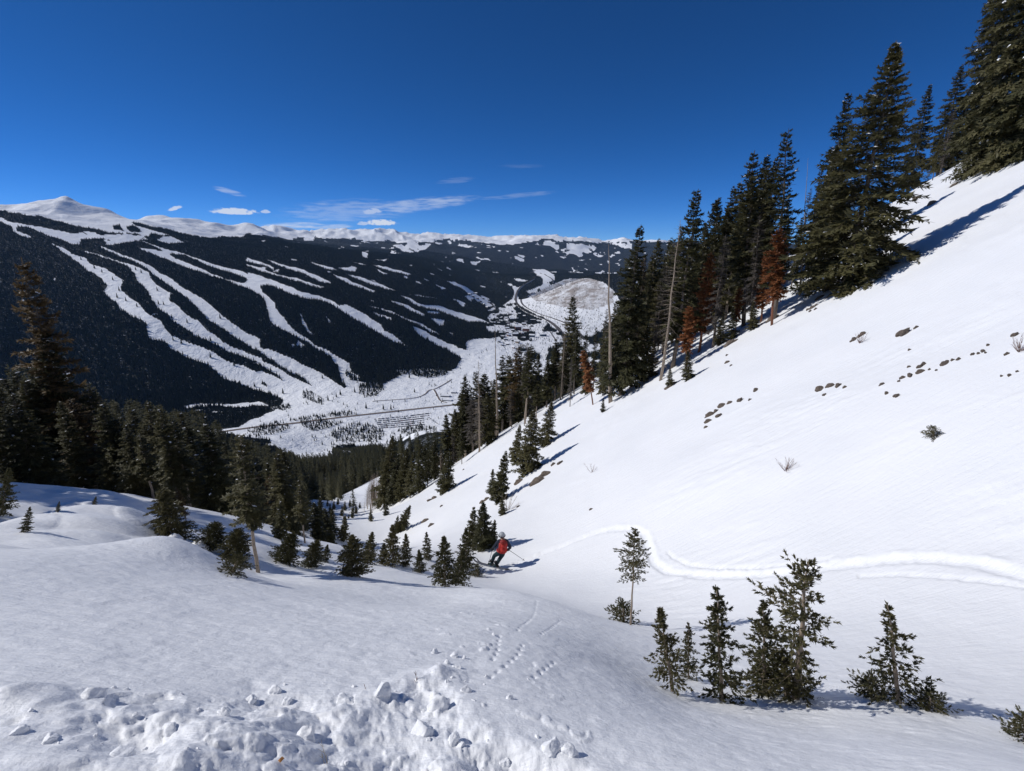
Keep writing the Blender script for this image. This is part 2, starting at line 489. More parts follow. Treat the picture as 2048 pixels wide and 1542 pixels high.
TRACK_W = [to_xy(TRACK, 6.0), to_xy(TRACK2, 6.0), to_xy(TRACK3, 6.0)]
PAW_W = [to_xy(l, 2.0) for l in PAW]

def detail(x, y, z):
    rho = np.hypot(x, y)
    near = 1 - sstep(60, 140, rho)
    d = 0.30 * fbm(x / 9.0, y / 9.0, 3, 31) * sstep(4, 14, rho) * near
    d += 0.05 * fbm(x / 1.9, y / 1.9, 3, 37) * near * sstep(1.0, 4.0, rho)
    # wind ripples, long across the fall line
    ca, sa = math.cos(math.radians(-22)), math.sin(math.radians(-22))
    a, b = x * ca + y * sa, -x * sa + y * ca
    wob = 0.5 * fbm(x / 2.3, y / 2.3, 2, 43)
    rip = fbm(a / 0.95 + wob, b / 0.17 + 2.2 * wob, 3, 41)
    patch = sstep(-0.18, 0.22, fbm(x / 3.5, y / 3.5, 2, 47))
    d += (0.014 + 0.080 * sstep(2, 7, x)) * np.maximum(rip, -0.08) * patch * near * sstep(1.2, 5, rho)
    # crust texture of the foreground
    fore = 1 - sstep(6, 13, rho)
    d += fore * (0.020 * fbm(x / 0.45, y / 0.3, 4, 53) + 0.006 * fbm(x / 0.07, y / 0.07, 2, 59))
    # drifts behind the left brow
    left = np.exp(-(((x + 11) / 6.5) ** 2 + ((y - 11) / 5.0) ** 2))
    d += left * (0.85 * np.abs(fbm(x / 3.2, y / 2.0, 3, 61)) + 0.12 * lumps(x, y, 1.3, 0.4, 65))
    # mounds round the clump of firs on the left
    d += 0.42 * np.exp(-(((x + 4.95) / 0.75) ** 2 + ((y - 6.25) / 0.55) ** 2))
    # heaped, broken snow in front of the camera
    m = rho < 7
    if m.any():
        X, Y, Z = x[m], y[m], z[m]
        px, py, _ = project(X, Y, Z)
        ins = in_poly(px, py, RUBBLE)
        dist, _, _ = seg_dist(px, py, RUBBLE + RUBBLE[:1])
        w = np.where(ins, sstep(0, 55, dist), 0.0)
        w *= 0.45 + 0.55 * sstep(-0.2, 0.25, fbm(X / 0.9, Y / 0.9, 2, 71))
        wx = X + 0.09 * fbm(X / 0.12, Y / 0.12, 4, 73); wy = Y + 0.09 * fbm(X / 0.12 + 9, Y / 0.12, 4, 74)
        h = 0.05 * lumps(wx, wy, 0.50, 0.25, 81) + 0.030 * lumps(wx, wy, 0.25, 0.20, 82) + 0.016 * lumps(wx, wy, 0.12, 0.25, 83) + 0.009 * lumps(wx, wy, 0.055, 0.35, 84)
        h += 0.20 * fbm(X / 0.75, Y / 0.5, 4, 85, .52) + 0.014 * fbm(X / 0.05, Y / 0.05, 3, 86)
        h -= 0.10 * lumps(wx + 3, wy, 0.45, 0.22, 87)
        # crumbs rolled out beyond the heap
        w2 = np.where(ins, 0, 1 - sstep(0, 170, dist)) * sstep(700, 1000, px) * (1 - sstep(1120, 1250, px))
        hh = w * h + w2 * (0.025 * lumps(wx, wy, 0.10, 0.08, 88) + 0.035 * lumps(wx, wy, 0.22, 0.05, 89))
        d[m] += hh
        for l in PAW_W:
            dd, al, _ = seg_dist(X, Y, l)
            d[m] -= 0.022 * np.exp(-(dd / 0.016) ** 2) * np.maximum(0, 0.25 + 0.75 * np.sin(al * 46.0 + 2 * vnoise(al * 5, al, 77)))
    # ski tracks
    m = (rho > 5) & (rho < 32) & (x > -3)
    if m.any():
        X, Y = x[m], y[m]
        acc = np.zeros_like(X)
        for k, l in enumerate(TRACK_W):
            dd, al, sd = seg_dist(X, Y, l)
            wd = 0.13 if k == 0 else 0.05
            wd2 = wd * (1 + 0.35 * vnoise(al * 1.3, al * 0, 91))
            acc -= (0.075 if k == 0 else 0.045) * np.exp(-(dd / wd2) ** 4)
            rim = np.exp(-((dd - wd2 * 1.45) / (wd * 0.55)) ** 2)
            rough = 0.08 + 1.5 * lumps(X, Y, 0.26, 0.45, 93 + k) + 1.0 * lumps(X, Y, 0.12, 0.5, 97 + k)
            acc += (0.030 if k == 0 else 0.014) * rim * rough * np.where(sd > 0, 1.0, 0.45)
            if k == 0: acc += 0.02 * np.exp(-(dd / wd2) ** 4) * (lumps(X, Y, 0.16, 0.6, 101) + lumps(X, Y, 0.08, .6, 103))
        d[m] += acc
    return d

def land(x, y, fine=True):
    x = np.asarray(x, float); y = np.asarray(y, float)
    rho = np.hypot(x, y)
    w = sstep(105, 230, rho)
    zn = np.zeros_like(x); zf = np.zeros_like(x)
    a = rho < 232; b = rho > 103
    if a.any():
        zz = base_near(x[a], y[a])
        zn[a] = zz + (detail(x[a], y[a], zz) if fine else 0)
    if b.any(): zf[b] = far_z(x[b], y[b])
    return zn * (1 - w) + zf * w
def land1(x, y): return float(land(np.array([x]), np.array([y]))[0])
def hit(px, py, t0=2.0, t1=None, step=1.012):
    """the first place where the sight line through a pixel meets the ground beyond t0"""
    d = ray(px, py)
    if t1 is None: t1 = 170.0 if t0 < 100 else 24000.0
    n = int(math.log(t1 / t0) / math.log(step)) + 2
    t = t0 * step ** np.arange(n)
    below = d[2] * t < land(d[0] * t, d[1] * t, False)
    k = np.argmax(below)
    if not below[k]: return None
    lo, hi = (t[k - 1] if k else t0), t[k]
    tt = np.linspace(lo, hi, 24)
    b2 = d[2] * tt < land(d[0] * tt, d[1] * tt, False)
    tt = tt[np.argmax(b2)]
    p = d * tt
    return np.array((p[0], p[1], land1(p[0], p[1])))

# ------------------------------------------------------------------ what covers the far land
def Z1(pts): return [(x * .25391, 370 + y * .25391) for x, y in pts]
def Z2(pts): return [(500 + x * .25391, 400 + y * .25391) for x, y in pts]
def Z3(pts): return [(950 + x * .19531, 430 + y * .19531) for x, y in pts]
def Z4(pts): return [(400 + x * .25391, 700 + y * .25391) for x, y in pts]
COVER = []      # (0 snow / 1 wood / 2 thin mottled snow, polygon) painted in order
def snow(p): COVER.append((0.0, p))
def wood(p): COVER.append((1.0, p))
def mott(p): COVER.append((2.0, p))
def thin(p): COVER.append((3.0, p))
snow(Z1([(-300, -400), (2120, -400), (2120, 300), (2120, 390), (1960, 385), (1900, 410), (1640, 415),
         (1560, 400), (1420, 385), (1350, 360), (1290, 350), (1180, 330), (1120, 310), (1040, 290), (1080, 320), (1150, 345), (1330, 390), (1280, 395), (1180, 380), (1150, 410),
         (1060, 380), (960, 390), (850, 370), (700, 340), (560, 310), (430, 290), (330, 255), (250, 240), (180, 235), (0, 205), (-300, 190)]))
wood(Z1([(890, 330), (950, 315), (980, 365), (910, 360)])); wood(Z1([(1000, 330), (1060, 310), (1100, 365), (1020, 370)]))
mott(Z1([(430, 380), (640, 360), (830, 385), (1160, 400), (1340, 400), (1450, 450), (1350, 455), (1200, 420), (900, 470), (700, 470), (560, 450)]))
snow(Z1([(-200, 230), (0, 255), (80, 290), (250, 310), (400, 345), (560, 380), (640, 420), (640, 470), (560, 460), (500, 430), (430, 410), (330, 370), (240, 330), (150, 320),
         (140, 360), (240, 400), (250, 420), (180, 400), (120, 370), (100, 325), (0, 290), (-200, 270)]))
snow(Z1([(400, 455), (500, 490), (580, 545), (680, 570), (720, 620), (830, 660), (900, 710), (970, 745), (965, 820), (1020, 880), (1100, 930), (1150, 1000), (1270, 1070),
         (1300, 1130), (1350, 1180), (1500, 1250), (1640, 1300), (1800, 1380), (1950, 1440), (2060, 1500), (2060, 1640), (1800, 1500), (1600, 1410), (1500, 1380), (1350, 1290),
         (1280, 1230), (1180, 1200), (1170, 1100), (1130, 1060), (1000, 1010), (940, 980), (930, 930), (880, 900), (820, 840), (850, 800), (800, 730), (700, 680), (640, 620),
         (560, 560), (470, 500)]))
snow(Z1([(680, 515), (800, 550), (920, 600), (1040, 630), (1180, 690), (1170, 720), (1220, 780), (1320, 860), (1330, 910), (1400, 960), (1460, 1020), (1560, 1070), (1640, 1150),
         (1750, 1220), (1860, 1280), (2060, 1370), (2060, 1405), (1900, 1350), (1780, 1290), (1660, 1240), (1540, 1190), (1440, 1120), (1360, 1080), (1300, 1020), (1230, 960),
         (1190, 880), (1120, 800), (1080, 760), (1060, 690), (1000, 640), (900, 600), (780, 550), (690, 530)]))
snow(Z1([(800, 480), (900, 520), (1000, 560), (1100, 600), (1180, 640), (1260, 690), (1360, 740), (1440, 810), (1560, 870), (1640, 920), (1720, 1000), (1800, 1060), (1900, 1130),
         (1970, 1170), (2060, 1210), (2060, 1320), (1980, 1270), (1880, 1210), (1760, 1130), (1660, 1070), (1580, 990), (1490, 900), (1390, 850), (1310, 780), (1200, 690),
         (1120, 640), (1030, 590), (900, 540), (820, 500)]))
snow(Z1([(560, 380), (800, 390), (950, 395), (1100, 440), (1270, 490), (1400, 530), (1560, 580), (1700, 620), (1850, 670), (2060, 720), (2060, 870), (1950, 810), (1800, 750),
         (1650, 710), (1500, 670), (1400, 630), (1310, 580), (1180, 530), (1080, 495), (1190, 500), (1280, 515), (1240, 490), (1130, 455), (1000, 430), (850, 420), (640, 430), (600, 400)]))
wood(Z1([(1330, 540), (1450, 550), (1600, 610), (1750, 670), (1950, 740), (1930, 765), (1800, 745), (1650, 690), (1500, 630), (1380, 580)]))
# runs further right
snow(Z2([(-20, 565), (80, 590), (240, 655), (400, 710), (520, 750), (600, 780), (700, 830), (760, 820), (860, 870), (950, 930), (1030, 970), (1060, 1020), (1130, 1060), (1200, 1120),
         (1230, 1145), (1200, 1140), (1100, 1100), (1000, 1040), (900, 980), (800, 920), (700, 860), (600, 810), (540, 790), (420, 775), (330, 740), (250, 700), (130, 670), (60, 690),
         (110, 740), (170, 790), (200, 850), (270, 920), (300, 970), (340, 1020), (420, 1080), (520, 1140), (620, 1190), (720, 1240), (790, 1290), (800, 1350), (860, 1390), (870, 1500),
         (760, 1480), (700, 1390), (690, 1310), (650, 1240), (560, 1190), (460, 1130), (330, 1060), (230, 1000), (150, 950), (140, 880), (110, 800), (60, 730), (-20, 690)]))
for q in ([(-20, 450), (100, 490), (180, 530), (170, 548), (90, 510), (-20, 478)],
          [(-20, 503), (120, 550), (250, 588), (350, 608), (480, 648), (590, 680), (580, 692), (450, 658), (300, 618), (150, 575), (-20, 523)],
          [(150, 478), (300, 513), (430, 548), (520, 590), (620, 640), (630, 668), (540, 635), (450, 585), (330, 545), (200, 503)],
          [(470, 484), (560, 508), (650, 533), (700, 556), (620, 548), (520, 514)],
          [(640, 583), (720, 608), (800, 648), (900, 678), (1000, 718), (990, 732), (880, 698), (780, 668), (680, 622)],
          [(750, 583), (860, 598), (960, 635), (1060, 668), (1165, 718), (1050, 694), (940, 658), (830, 613)],
          [(980, 513), (1080, 528), (1180, 558), (1285, 578), (1260, 592), (1150, 569), (1050, 544)], [(1000, 543), (1100, 582), (1060, 582)],
          [(800, 485), (930, 508), (900, 518)], [(980, 470), (1080, 470), (1060, 485)], [(700, 540), (800, 525), (860, 540), (820, 565), (740, 556)],
          [(1180, 752), (1250, 772), (1330, 808), (1450, 828), (1560, 858), (1680, 893), (1780, 928), (1870, 965), (1950, 1000), (1850, 972), (1700, 952), (1580, 908), (1480, 865), (1340, 834), (1250, 804)],
          [(1095, 782), (1170, 812), (1290, 858), (1390, 905), (1380, 920), (1260, 875), (1150, 825)],
          [(900, 818), (1000, 848), (1120, 888), (1240, 938), (1330, 976), (1490, 1062), (1400, 1034), (1290, 976), (1170, 916), (1040, 875)], [(960, 888), (1100, 928), (1110, 948), (1000, 914)],
          [(1270, 995), (1350, 1030), (1460, 1085), (1580, 1135), (1640, 1165), (1710, 1185), (1690, 1140), (1720, 1110), (1800, 1090), (2060, 1100), (2060, 1310), (1680, 1320), (1690, 1270),
           (1640, 1232), (1560, 1184), (1430, 1126), (1330, 1066), (1280, 1024)],
          [(1550, 628), (1650, 666), (1720, 685), (1800, 735), (1860, 785), (1925, 815), (1945, 865), (1880, 874), (1820, 826), (1760, 776), (1700, 716), (1600, 666)],
          [(1450, 660), (1540, 690), (1510, 704)], [(1310, 742), (1480, 778), (1330, 758)], [(1390, 868), (1500, 880), (1480, 900), (1400, 892)], [(1610, 785), (1700, 815), (1690, 850)],
          [(1420, 928), (1540, 948), (1530, 982), (1480, 984)], [(1570, 1038), (1622, 1048), (1612, 1064)], [(1350, 612), (1410, 634), (1400, 640)], [(1390, 568), (1440, 582), (1420, 586)],
          [(380, 880), (420, 960), (490, 1060), (470, 1070), (400, 980)], [(590, 920), (640, 970), (620, 975)], [(430, 288), (490, 283), (505, 308), (440, 322)], [(90, 325), (135, 325), (110, 340)]):
    snow(Z2(q))
mott(Z2([(1100, 360), (1250, 310), (1420, 340), (1380, 380), (1330, 410), (1250, 418), (1180, 390)]))
mott(Z2([(880, 405), (930, 400), (930, 460), (890, 450)])); mott(Z2([(1100, 395), (1150, 400), (1140, 430), (1110, 430)])); mott(Z2([(1700, 480), (1810, 475), (1800, 510), (1720, 505)]))
mott(Z2([(1560, 320), (1750, 360), (1740, 380), (1560, 340)])); snow(Z2([(1870, 360), (1930, 365), (1900, 382)]))
# far heights
snow(Z2([(-40, -300), (2100, -300), (2100, 335), (1890, 345), (1700, 312), (1500, 302), (1440, 312), (1330, 322), (1160, 335),
         (1120, 322), (1000, 317), (900, 328), (800, 297), (600, 302), (450, 287), (340, 303), (330, 318), (180, 293), (100, 267), (-40, 262)]))
snow(Z3([(-40, -300), (3000, -300), (3000, 262), (1600, 266), (1300, 287), (1180, 272), (900, 266), (700, 242), (640, 262), (400, 302), (250, 272), (120, 287), (-40, 282)]))
mott(Z3([(610, 300), (700, 262), (850, 285), (1000, 296), (1100, 306), (1250, 306), (1290, 378), (1430, 408), (1280, 448), (1080, 434), (1000, 404), (900, 384), (800, 334)]))
for q in ([(1310, 290), (1620, 286), (1620, 345), (1500, 325)], [(1400, 500), (1480, 468), (1610, 456), (1620, 494), (1500, 508)], [(130, 320), (200, 320), (170, 340)], [(240, 375), (350, 372), (450, 425), (585, 488), (560, 502), (420, 455), (300, 405)],
          [(840, 415), (930, 428), (900, 440)], [(1060, 462), (1140, 462), (1100, 474)], [(980, 545), (1080, 548), (1060, 568), (1000, 580)], [(1700, 380), (1850, 372), (1840, 400), (1720, 408)]):
    mott(Z3(q))
snow(Z3([(570, 552), (700, 558), (800, 618), (815, 670), (700, 705), (680, 645), (620, 602)]))
mott(Z3([(400, 640), (560, 665), (520, 690), (440, 680)])); mott(Z3([(550, 780), (640, 730), (760, 690), (800, 710), (640, 790), (560, 800)]))
# aspen hill (thin snow, bare stems added as brush) and the open ground round the village
snow(Z3([(540, 850), (580, 815), (700, 755), (850, 695), (1000, 652), (1200, 652), (1320, 676), (1420, 750), (1500, 900), (1400, 1100), (1200, 1250), (900, 1240), (800, 1150), (700, 1060), (560, 1000), (420, 940), (250, 960), (330, 900), (400, 850), (400, 780), (450, 740), (480, 740), (430, 800), (450, 860)]))
mott([(985, 620), (1010, 610), (1030, 605), (1065, 625), (1100, 650), (1200, 690), (1200, 740), (1040, 760), (1000, 715), (985, 690), (975, 650)])
mott(Z3([(0, 790), (150, 850), (200, 940), (120, 980), (0, 900), (-100, 830)]))
# valley floor and the tree belts on it
snow([(370, 852), (470, 850), (540, 825), (570, 800), (530, 770), (500, 745), (520, 742), (580, 765), (640, 790), (660, 792), (690, 775), (700, 760), (760, 770), (800, 752), (870, 747), (905, 742), (935, 705), (935, 685),
      (1000, 675), (1060, 720), (1060, 800), (960, 860), (900, 880), (870, 885), (770, 905), (735, 893), (690, 893), (655, 915), (610, 930), (560, 900), (540, 880), (470, 870), (370, 862)])
snow(Z4([(-120, 430), (0, 425), (200, 432), (500, 415), (560, 440), (300, 452), (-120, 450)]))
snow(Z4([(-100, -30), (0, 20), (100, 60), (220, 120), (400, 190), (440, 260), (560, 310), (640, 330), (720, 345), (860, 440), (700, 440), (640, 385), (560, 352), (420, 312), (300, 252), (200, 232), (130, 172), (0, 102), (-100, 50)]))
snow(Z4([(400, 100), (500, 95), (640, 150), (760, 230), (900, 300), (1010, 350), (960, 420), (800, 330), (680, 250), (560, 170), (480, 130)]))
snow(Z4([(460, -10), (560, -10), (680, 40), (800, 110), (960, 190), (1090, 270), (1160, 330), (1000, 360), (900, 300), (760, 200), (620, 110), (500, 40)]))
ISLANDS = ([(-140, 462), (60, 445), (300, 455), (450, 445), (500, 485), (430, 520), (380, 560), (300, 600), (0, 640), (-140, 640)], [(540, 445), (700, 430), (720, 450), (640, 480), (560, 470)],
          [(380, 620), (500, 590), (620, 560), (700, 580), (700, 620), (600, 665), (450, 690), (380, 660)], [(780, 560), (900, 530), (1000, 552), (1150, 575), (1050, 610), (980, 645), (880, 640), (800, 590)],
          [(1050, 640), (1200, 572), (1330, 582), (1390, 605), (1460, 655), (1430, 715), (1200, 735), (1030, 710)], [(1560, 640), (1650, 602), (1800, 592), (1850, 640), (1750, 672), (1600, 682)],
          [(700, 548), (900, 512), (1200, 484), (1250, 510), (1000, 530), (720, 565)],
          [(1240, 340), (1260, 280), (1330, 240), (1440, 260), (1450, 310), (1380, 360), (1280, 378)], [(790, 330), (870, 330), (970, 390), (970, 428), (880, 412), (800, 375)],
          [(1540, 160), (1700, 150), (1950, 160), (1960, 200), (1800, 225), (1580, 195)], [(1130, 185), (1180, 170), (1260, 240), (1240, 260), (1180, 240)], [(880, 680), (930, 690), (950, 740), (900, 730)],
          [(1310, 720), (1390, 720), (1390, 770), (1320, 765)],
          [(1030, 775), (1150, 740), (1300, 760), (1430, 790), (1445, 850), (1340, 872), (1340, 920), (1440, 1000), (1330, 1010), (1250, 1110), (1250, 1190), (930, 1180), (500, 1180), (380, 800), (600, 880), (820, 905), (1050, 870)])
for k_, q in enumerate(ISLANDS):
    (wood if k_ in (0, len(ISLANDS) - 1) else thin)(Z4(q))

wood([(785, 884), (830, 876), (880, 866), (940, 858), (960, 980), (785, 980)])
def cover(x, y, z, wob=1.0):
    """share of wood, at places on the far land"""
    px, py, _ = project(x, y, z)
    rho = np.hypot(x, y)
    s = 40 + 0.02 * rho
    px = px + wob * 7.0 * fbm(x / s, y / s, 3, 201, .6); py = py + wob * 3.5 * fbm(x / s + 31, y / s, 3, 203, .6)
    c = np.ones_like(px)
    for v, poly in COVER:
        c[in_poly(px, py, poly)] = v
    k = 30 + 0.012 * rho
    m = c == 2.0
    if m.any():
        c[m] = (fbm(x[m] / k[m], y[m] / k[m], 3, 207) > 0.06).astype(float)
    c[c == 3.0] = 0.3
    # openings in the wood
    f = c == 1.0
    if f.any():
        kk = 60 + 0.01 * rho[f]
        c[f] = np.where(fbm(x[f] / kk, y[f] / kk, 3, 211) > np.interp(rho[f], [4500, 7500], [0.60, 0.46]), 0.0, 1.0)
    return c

# ------------------------------------------------------------------ ground meshes
def snow_material(name, ripples):
    m, nt, b = new_mat(name)
    pos = mapped(nt, coord='Position')
    n1 = noise_node(nt, 0.35, 3, 0.5, pos)
    r = ramp(nt, n1.outputs[0], [(0.3, (0.845, 0.855, 0.87)), (0.7, (0.885, 0.89, 0.90))])
    nt.links.new(r.outputs[0], b.inputs['Base Color'])
    b.inputs['Roughness'].default_value = 0.55
    b.inputs['Specular IOR Level'].default_value = 0.25
    g = noise_node(nt, 55.0, 3, 0.65, pos)
    hs = [(g.outputs[0], 0.35, 0.012)]
    g2 = noise_node(nt, 9.0, 3, 0.6, pos)
    hs.append((g2.outputs[0], 0.25, 0.05))
    if ripples:
        w = noise_node(nt, 1.0, 4, 0.62, mapped(nt, (1.3, 7.5, 1.0), (0, 0, math.radians(22)), 'Position'))
        hs.append((w.outputs[0], 0.3, 0.12))
    bump(nt, b, hs)
    return m
M_SNOW = snow_material('wind_packed_snow', True)

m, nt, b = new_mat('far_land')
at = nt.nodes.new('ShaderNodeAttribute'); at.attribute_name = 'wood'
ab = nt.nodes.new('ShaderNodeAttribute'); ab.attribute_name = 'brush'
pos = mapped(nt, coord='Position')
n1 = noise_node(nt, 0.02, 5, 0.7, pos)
floorc = ramp(nt, n1.outputs[0], [(0.35, (0.005, 0.007, 0.008)), (0.65, (0.013, 0.016, 0.015))])  # near-black in place of snow: shade under the trees put into the colour
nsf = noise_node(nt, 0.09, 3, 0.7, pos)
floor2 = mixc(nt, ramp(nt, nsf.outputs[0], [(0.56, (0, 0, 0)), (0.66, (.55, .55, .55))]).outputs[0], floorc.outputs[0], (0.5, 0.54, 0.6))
n2 = noise_node(nt, 0.012, 4, 0.6, pos)
snowc = ramp(nt, n2.outputs[0], [(0.3, (0.87, 0.885, 0.905)), (0.7, (0.92, 0.93, 0.945))])
n3 = noise_node(nt, 0.009, 4, 0.7, pos)
bf = math_node(nt, 'MULTIPLY', ab.outputs['Fac'], ramp(nt, n3.outputs[0], [(0.34, (0, 0, 0)), (0.60, (1, 1, 1))]).outputs[0])
c1 = mixc(nt, bf, snowc.outputs[0], (0.33, 0.29, 0.265))
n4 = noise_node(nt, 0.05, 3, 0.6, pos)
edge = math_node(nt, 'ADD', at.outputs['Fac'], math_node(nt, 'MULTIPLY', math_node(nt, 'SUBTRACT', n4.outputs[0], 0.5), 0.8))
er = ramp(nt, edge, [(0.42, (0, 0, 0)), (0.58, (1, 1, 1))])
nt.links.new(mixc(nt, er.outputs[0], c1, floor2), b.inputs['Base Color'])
b.inputs['Roughness'].default_value = 0.8; b.inputs['Specular IOR Level'].default_value = 0.1
mg = noise_node(nt, 0.13, 3, 0.6, pos); mg2 = noise_node(nt, 0.02, 4, 0.6, pos)
bump(nt, b, [(mg.outputs[0], 0.8, 4.0), (mg2.outputs[0], 0.8, 14.0)])
M_FAR = m

ang = np.radians(np.r_[np.arange(-180, -66, 3.0), np.arange(-66, -50, .5), np.linspace(-50, 50, 640), np.arange(50.5, 66, .5), np.arange(66, 180, 3.0)])
r0 = np.r_[0.05, 0.15, 0.3, 0.45, 0.6, 0.75]
r1 = np.exp(np.arange(math.log(0.9), math.log(24), 0.0062))
r2 = np.exp(np.arange(math.log(24.2), math.log(235), 0.014))
RR, AA = np.meshgrid(np.r_[r0, r1, r2], ang, indexing='ij')
X, Y = RR * np.sin(AA), RR * np.cos(AA)
near_mesh = grid_mesh('snow_slope', X, Y, land(X, Y), close=True)
near_obj = tag(link('snow_slope', near_mesh, M_SNOW), 'wind-rippled snow slope falling away from the camera', kind='structure')

fa = np.radians(np.r_[np.arange(-70, -50, .5), np.linspace(-50, 36, 820), np.arange(36.5, 70, .5)])
fr = np.r_[np.exp(np.linspace(math.log(232), math.log(1500), 70)), np.exp(np.linspace(math.log(1520), math.log(9000), 330)), np.exp(np.linspace(math.log(9100), math.log(20000), 90))]
FR, FA = np.meshgrid(fr, fa, indexing='ij')
FX, FY = FR * np.sin(FA), FR * np.cos(FA)
FZ = land(FX, FY)
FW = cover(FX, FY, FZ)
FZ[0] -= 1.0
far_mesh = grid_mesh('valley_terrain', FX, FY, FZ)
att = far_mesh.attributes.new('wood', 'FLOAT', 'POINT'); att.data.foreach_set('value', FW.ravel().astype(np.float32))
ASPEN = Z3([(560, 830), (700, 755), (850, 692), (1000, 650), (1200, 652), (1320, 678), (1420, 750), (1420, 900), (1200, 970), (900, 940), (700, 900), (620, 880)])
fpx, fpy, _ = project(FX, FY, FZ)
att = far_mesh.attributes.new('brush', 'FLOAT', 'POINT'); att.data.foreach_set('value', in_poly(fpx, fpy, ASPEN).ravel().astype(np.float32))
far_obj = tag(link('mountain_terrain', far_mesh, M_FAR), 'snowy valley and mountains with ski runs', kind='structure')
FE = FZ / FR
FVIS = FE >= np.maximum.accumulate(np.where(FR > 300, FE, -9), 0) - 0.007     # in sight, or nearly

# ------------------------------------------------------------------ conifers
def foliage_mat(name, c1, c2, c3):
    m, nt, b = new_mat(name)
    oi = nt.nodes.new('ShaderNodeObjectInfo')
    n = noise_node(nt, 1.7, 4, 0.7, mapped(nt))
    f = math_node(nt, 'ADD', math_node(nt, 'MULTIPLY', oi.outputs['Random'], 0.35), math_node(nt, 'MULTIPLY', n.outputs[0], 0.8))
    r = ramp(nt, f, [(0.28, c1), (0.55, c2), (0.85, c3)])
    nt.links.new(r.outputs[0], b.inputs['Base Color'])
    b.inputs['Roughness'].default_value = 0.6
    b.inputs['Specular IOR Level'].default_value = 0.35
    tr = nt.nodes.new('ShaderNodeBsdfTranslucent')
    nt.links.new(r.outputs[0], tr.inputs['Color'])
    mx = nt.nodes.new('ShaderNodeMixShader'); mx.inputs[0].default_value = 0.28
    out = [k for k in nt.nodes if k.type == 'OUTPUT_MATERIAL'][0]
    nt.links.new(b.outputs[0], mx.inputs[1]); nt.links.new(tr.outputs[0], mx.inputs[2]); nt.links.new(mx.outputs[0], out.inputs['Surface'])
    return m
M_NEEDLE = foliage_mat('spruce_needles', (0.038, 0.040, 0.018), (0.078, 0.074, 0.031), (0.130, 0.115, 0.050))
M_NEEDLE_NEAR = foliage_mat('fir_needles', (0.048, 0.050, 0.020), (0.088, 0.082, 0.034), (0.145, 0.125, 0.055))
M_NEEDLE_FAR = foliage_mat('distant_needles', (0.008, 0.012, 0.010), (0.024, 0.031, 0.020), (0.075, 0.080, 0.050))
M_RUST = foliage_mat('dead_rust_needles', (0.17, 0.060, 0.022), (0.26, 0.10, 0.038), (0.34, 0.15, 0.06))
M_BROWNISH = foliage_mat('browned_needles', (0.075, 0.050, 0.022), (0.12, 0.080, 0.035), (0.17, 0.115, 0.05))
M_TWIG = foliage_mat('dead_grey_twigs', (0.085, 0.075, 0.065), (0.13, 0.115, 0.10), (0.18, 0.16, 0.14))
def bark(name, c, c2):
    m, nt, b = new_mat(name)
    n = noise_node(nt, 5.0, 5, 0.7, mapped(nt, (3, 3, 0.6)))
    r = ramp(nt, n.outputs[0], [(0.32, c), (0.68, c2)])
    nt.links.new(r.outputs[0], b.inputs['Base Color']); b.inputs['Roughness'].default_value = 0.85
    bump(nt, b, [(n.outputs[0], 0.6, 0.03)])
    return m
M_BARK = bark('spruce_bark', (0.075, 0.058, 0.045), (0.19, 0.155, 0.125))
M_BARK_PALE = bark('weathered_wood', (0.20, 0.155, 0.115), (0.42, 0.34, 0.26))
M_BARK_RED = bark('rotting_red_wood', (0.13, 0.05, 0.025), (0.27, 0.11, 0.06))
M_CLUMP = snow_material('settled_snow', False)

def unit(v): return v / (np.linalg.norm(v) + 1e-9)
def limb_path(rng, start, az, elev0, L, sag, n=5, bend=0.0):
    pts = [start.copy()]; e = elev0; a = az
    for k in range(n):
        e -= sag / n * (1 if k < n * 0.6 else -0.6); a += bend / n
        d = np.array((math.cos(a) * math.cos(e), math.sin(a) * math.cos(e), math.sin(e)))
        pts.append(pts[-1] + d * L / n)
    return pts
def twig_shape(kind, k, seed):
    """triangles of one twig: places along it (times its length) plus offsets (times the needle length)"""
    rng = random.Random(seed); A, B = [], []
    for i in range(k):
        t = (i + rng.uniform(0.1, 0.9)) / k
        if kind == 'flat':
            ang = rng.uniform(-0.5, 0.5) + (math.pi if i % 2 else 0)
            if rng.random() < 0.35: ang += rng.choice((-1, 1)) * 1.3
            ln = rng.uniform(0.75, 1.25) * (1.1 - 0.5 * t); half = 0.30
        else:
            ang = i * 2.4 + rng.uniform(-0.4, 0.4); ln = rng.uniform(0.8, 1.2); half = 0.30
        oy, oz = math.cos(ang), math.sin(ang)
        if kind == 'flat':
            A += [t, t, t]; B += [(-0.22 * ln, 0, 0), (0.42 * ln, 0.10 * oy, 0.10 * oz), (0.72 * ln, oy * ln * 0.8, oz * ln * 0.8)]
        else:
            A += [t, t, t]; B += [(0, -oz * half, oy * half), (0, oz * half, -oy * half), (0.8 * ln, oy * ln * .75, oz * ln * .75)]
    A += [0.8, 0.8, 1.0]; B += [(0, -.3, 0), (0, .3, 0), (0.6, 0, 0)]
    return np.array(A), np.array(B)
SHAPES = {}
def twig(F, kind, rng, a, d, L, w, k):
    k = int(min(max(k, 3), 26)); key = (kind, k, rng.randrange(5))
    if key not in SHAPES: SHAPES[key] = twig_shape(*key)
    A, B = SHAPES[key]
    up = (0.15, 0.1, 1.0); s = unit(np.cross(d, up)); n = np.cross(s, d)
    F.append(a + np.outer(A * L + B[:, 0] * w, d) + np.outer(B[:, 1] * w, s) + np.outer(B[:, 2] * w, n))
def needle_twig(F, rng, a, d, L, w, k): twig(F, 'flat', rng, a, d, L, w, k)
def brush_twig(F, rng, a, d, L, w, k): twig(F, 'brush', rng, a, d, L, w, k)
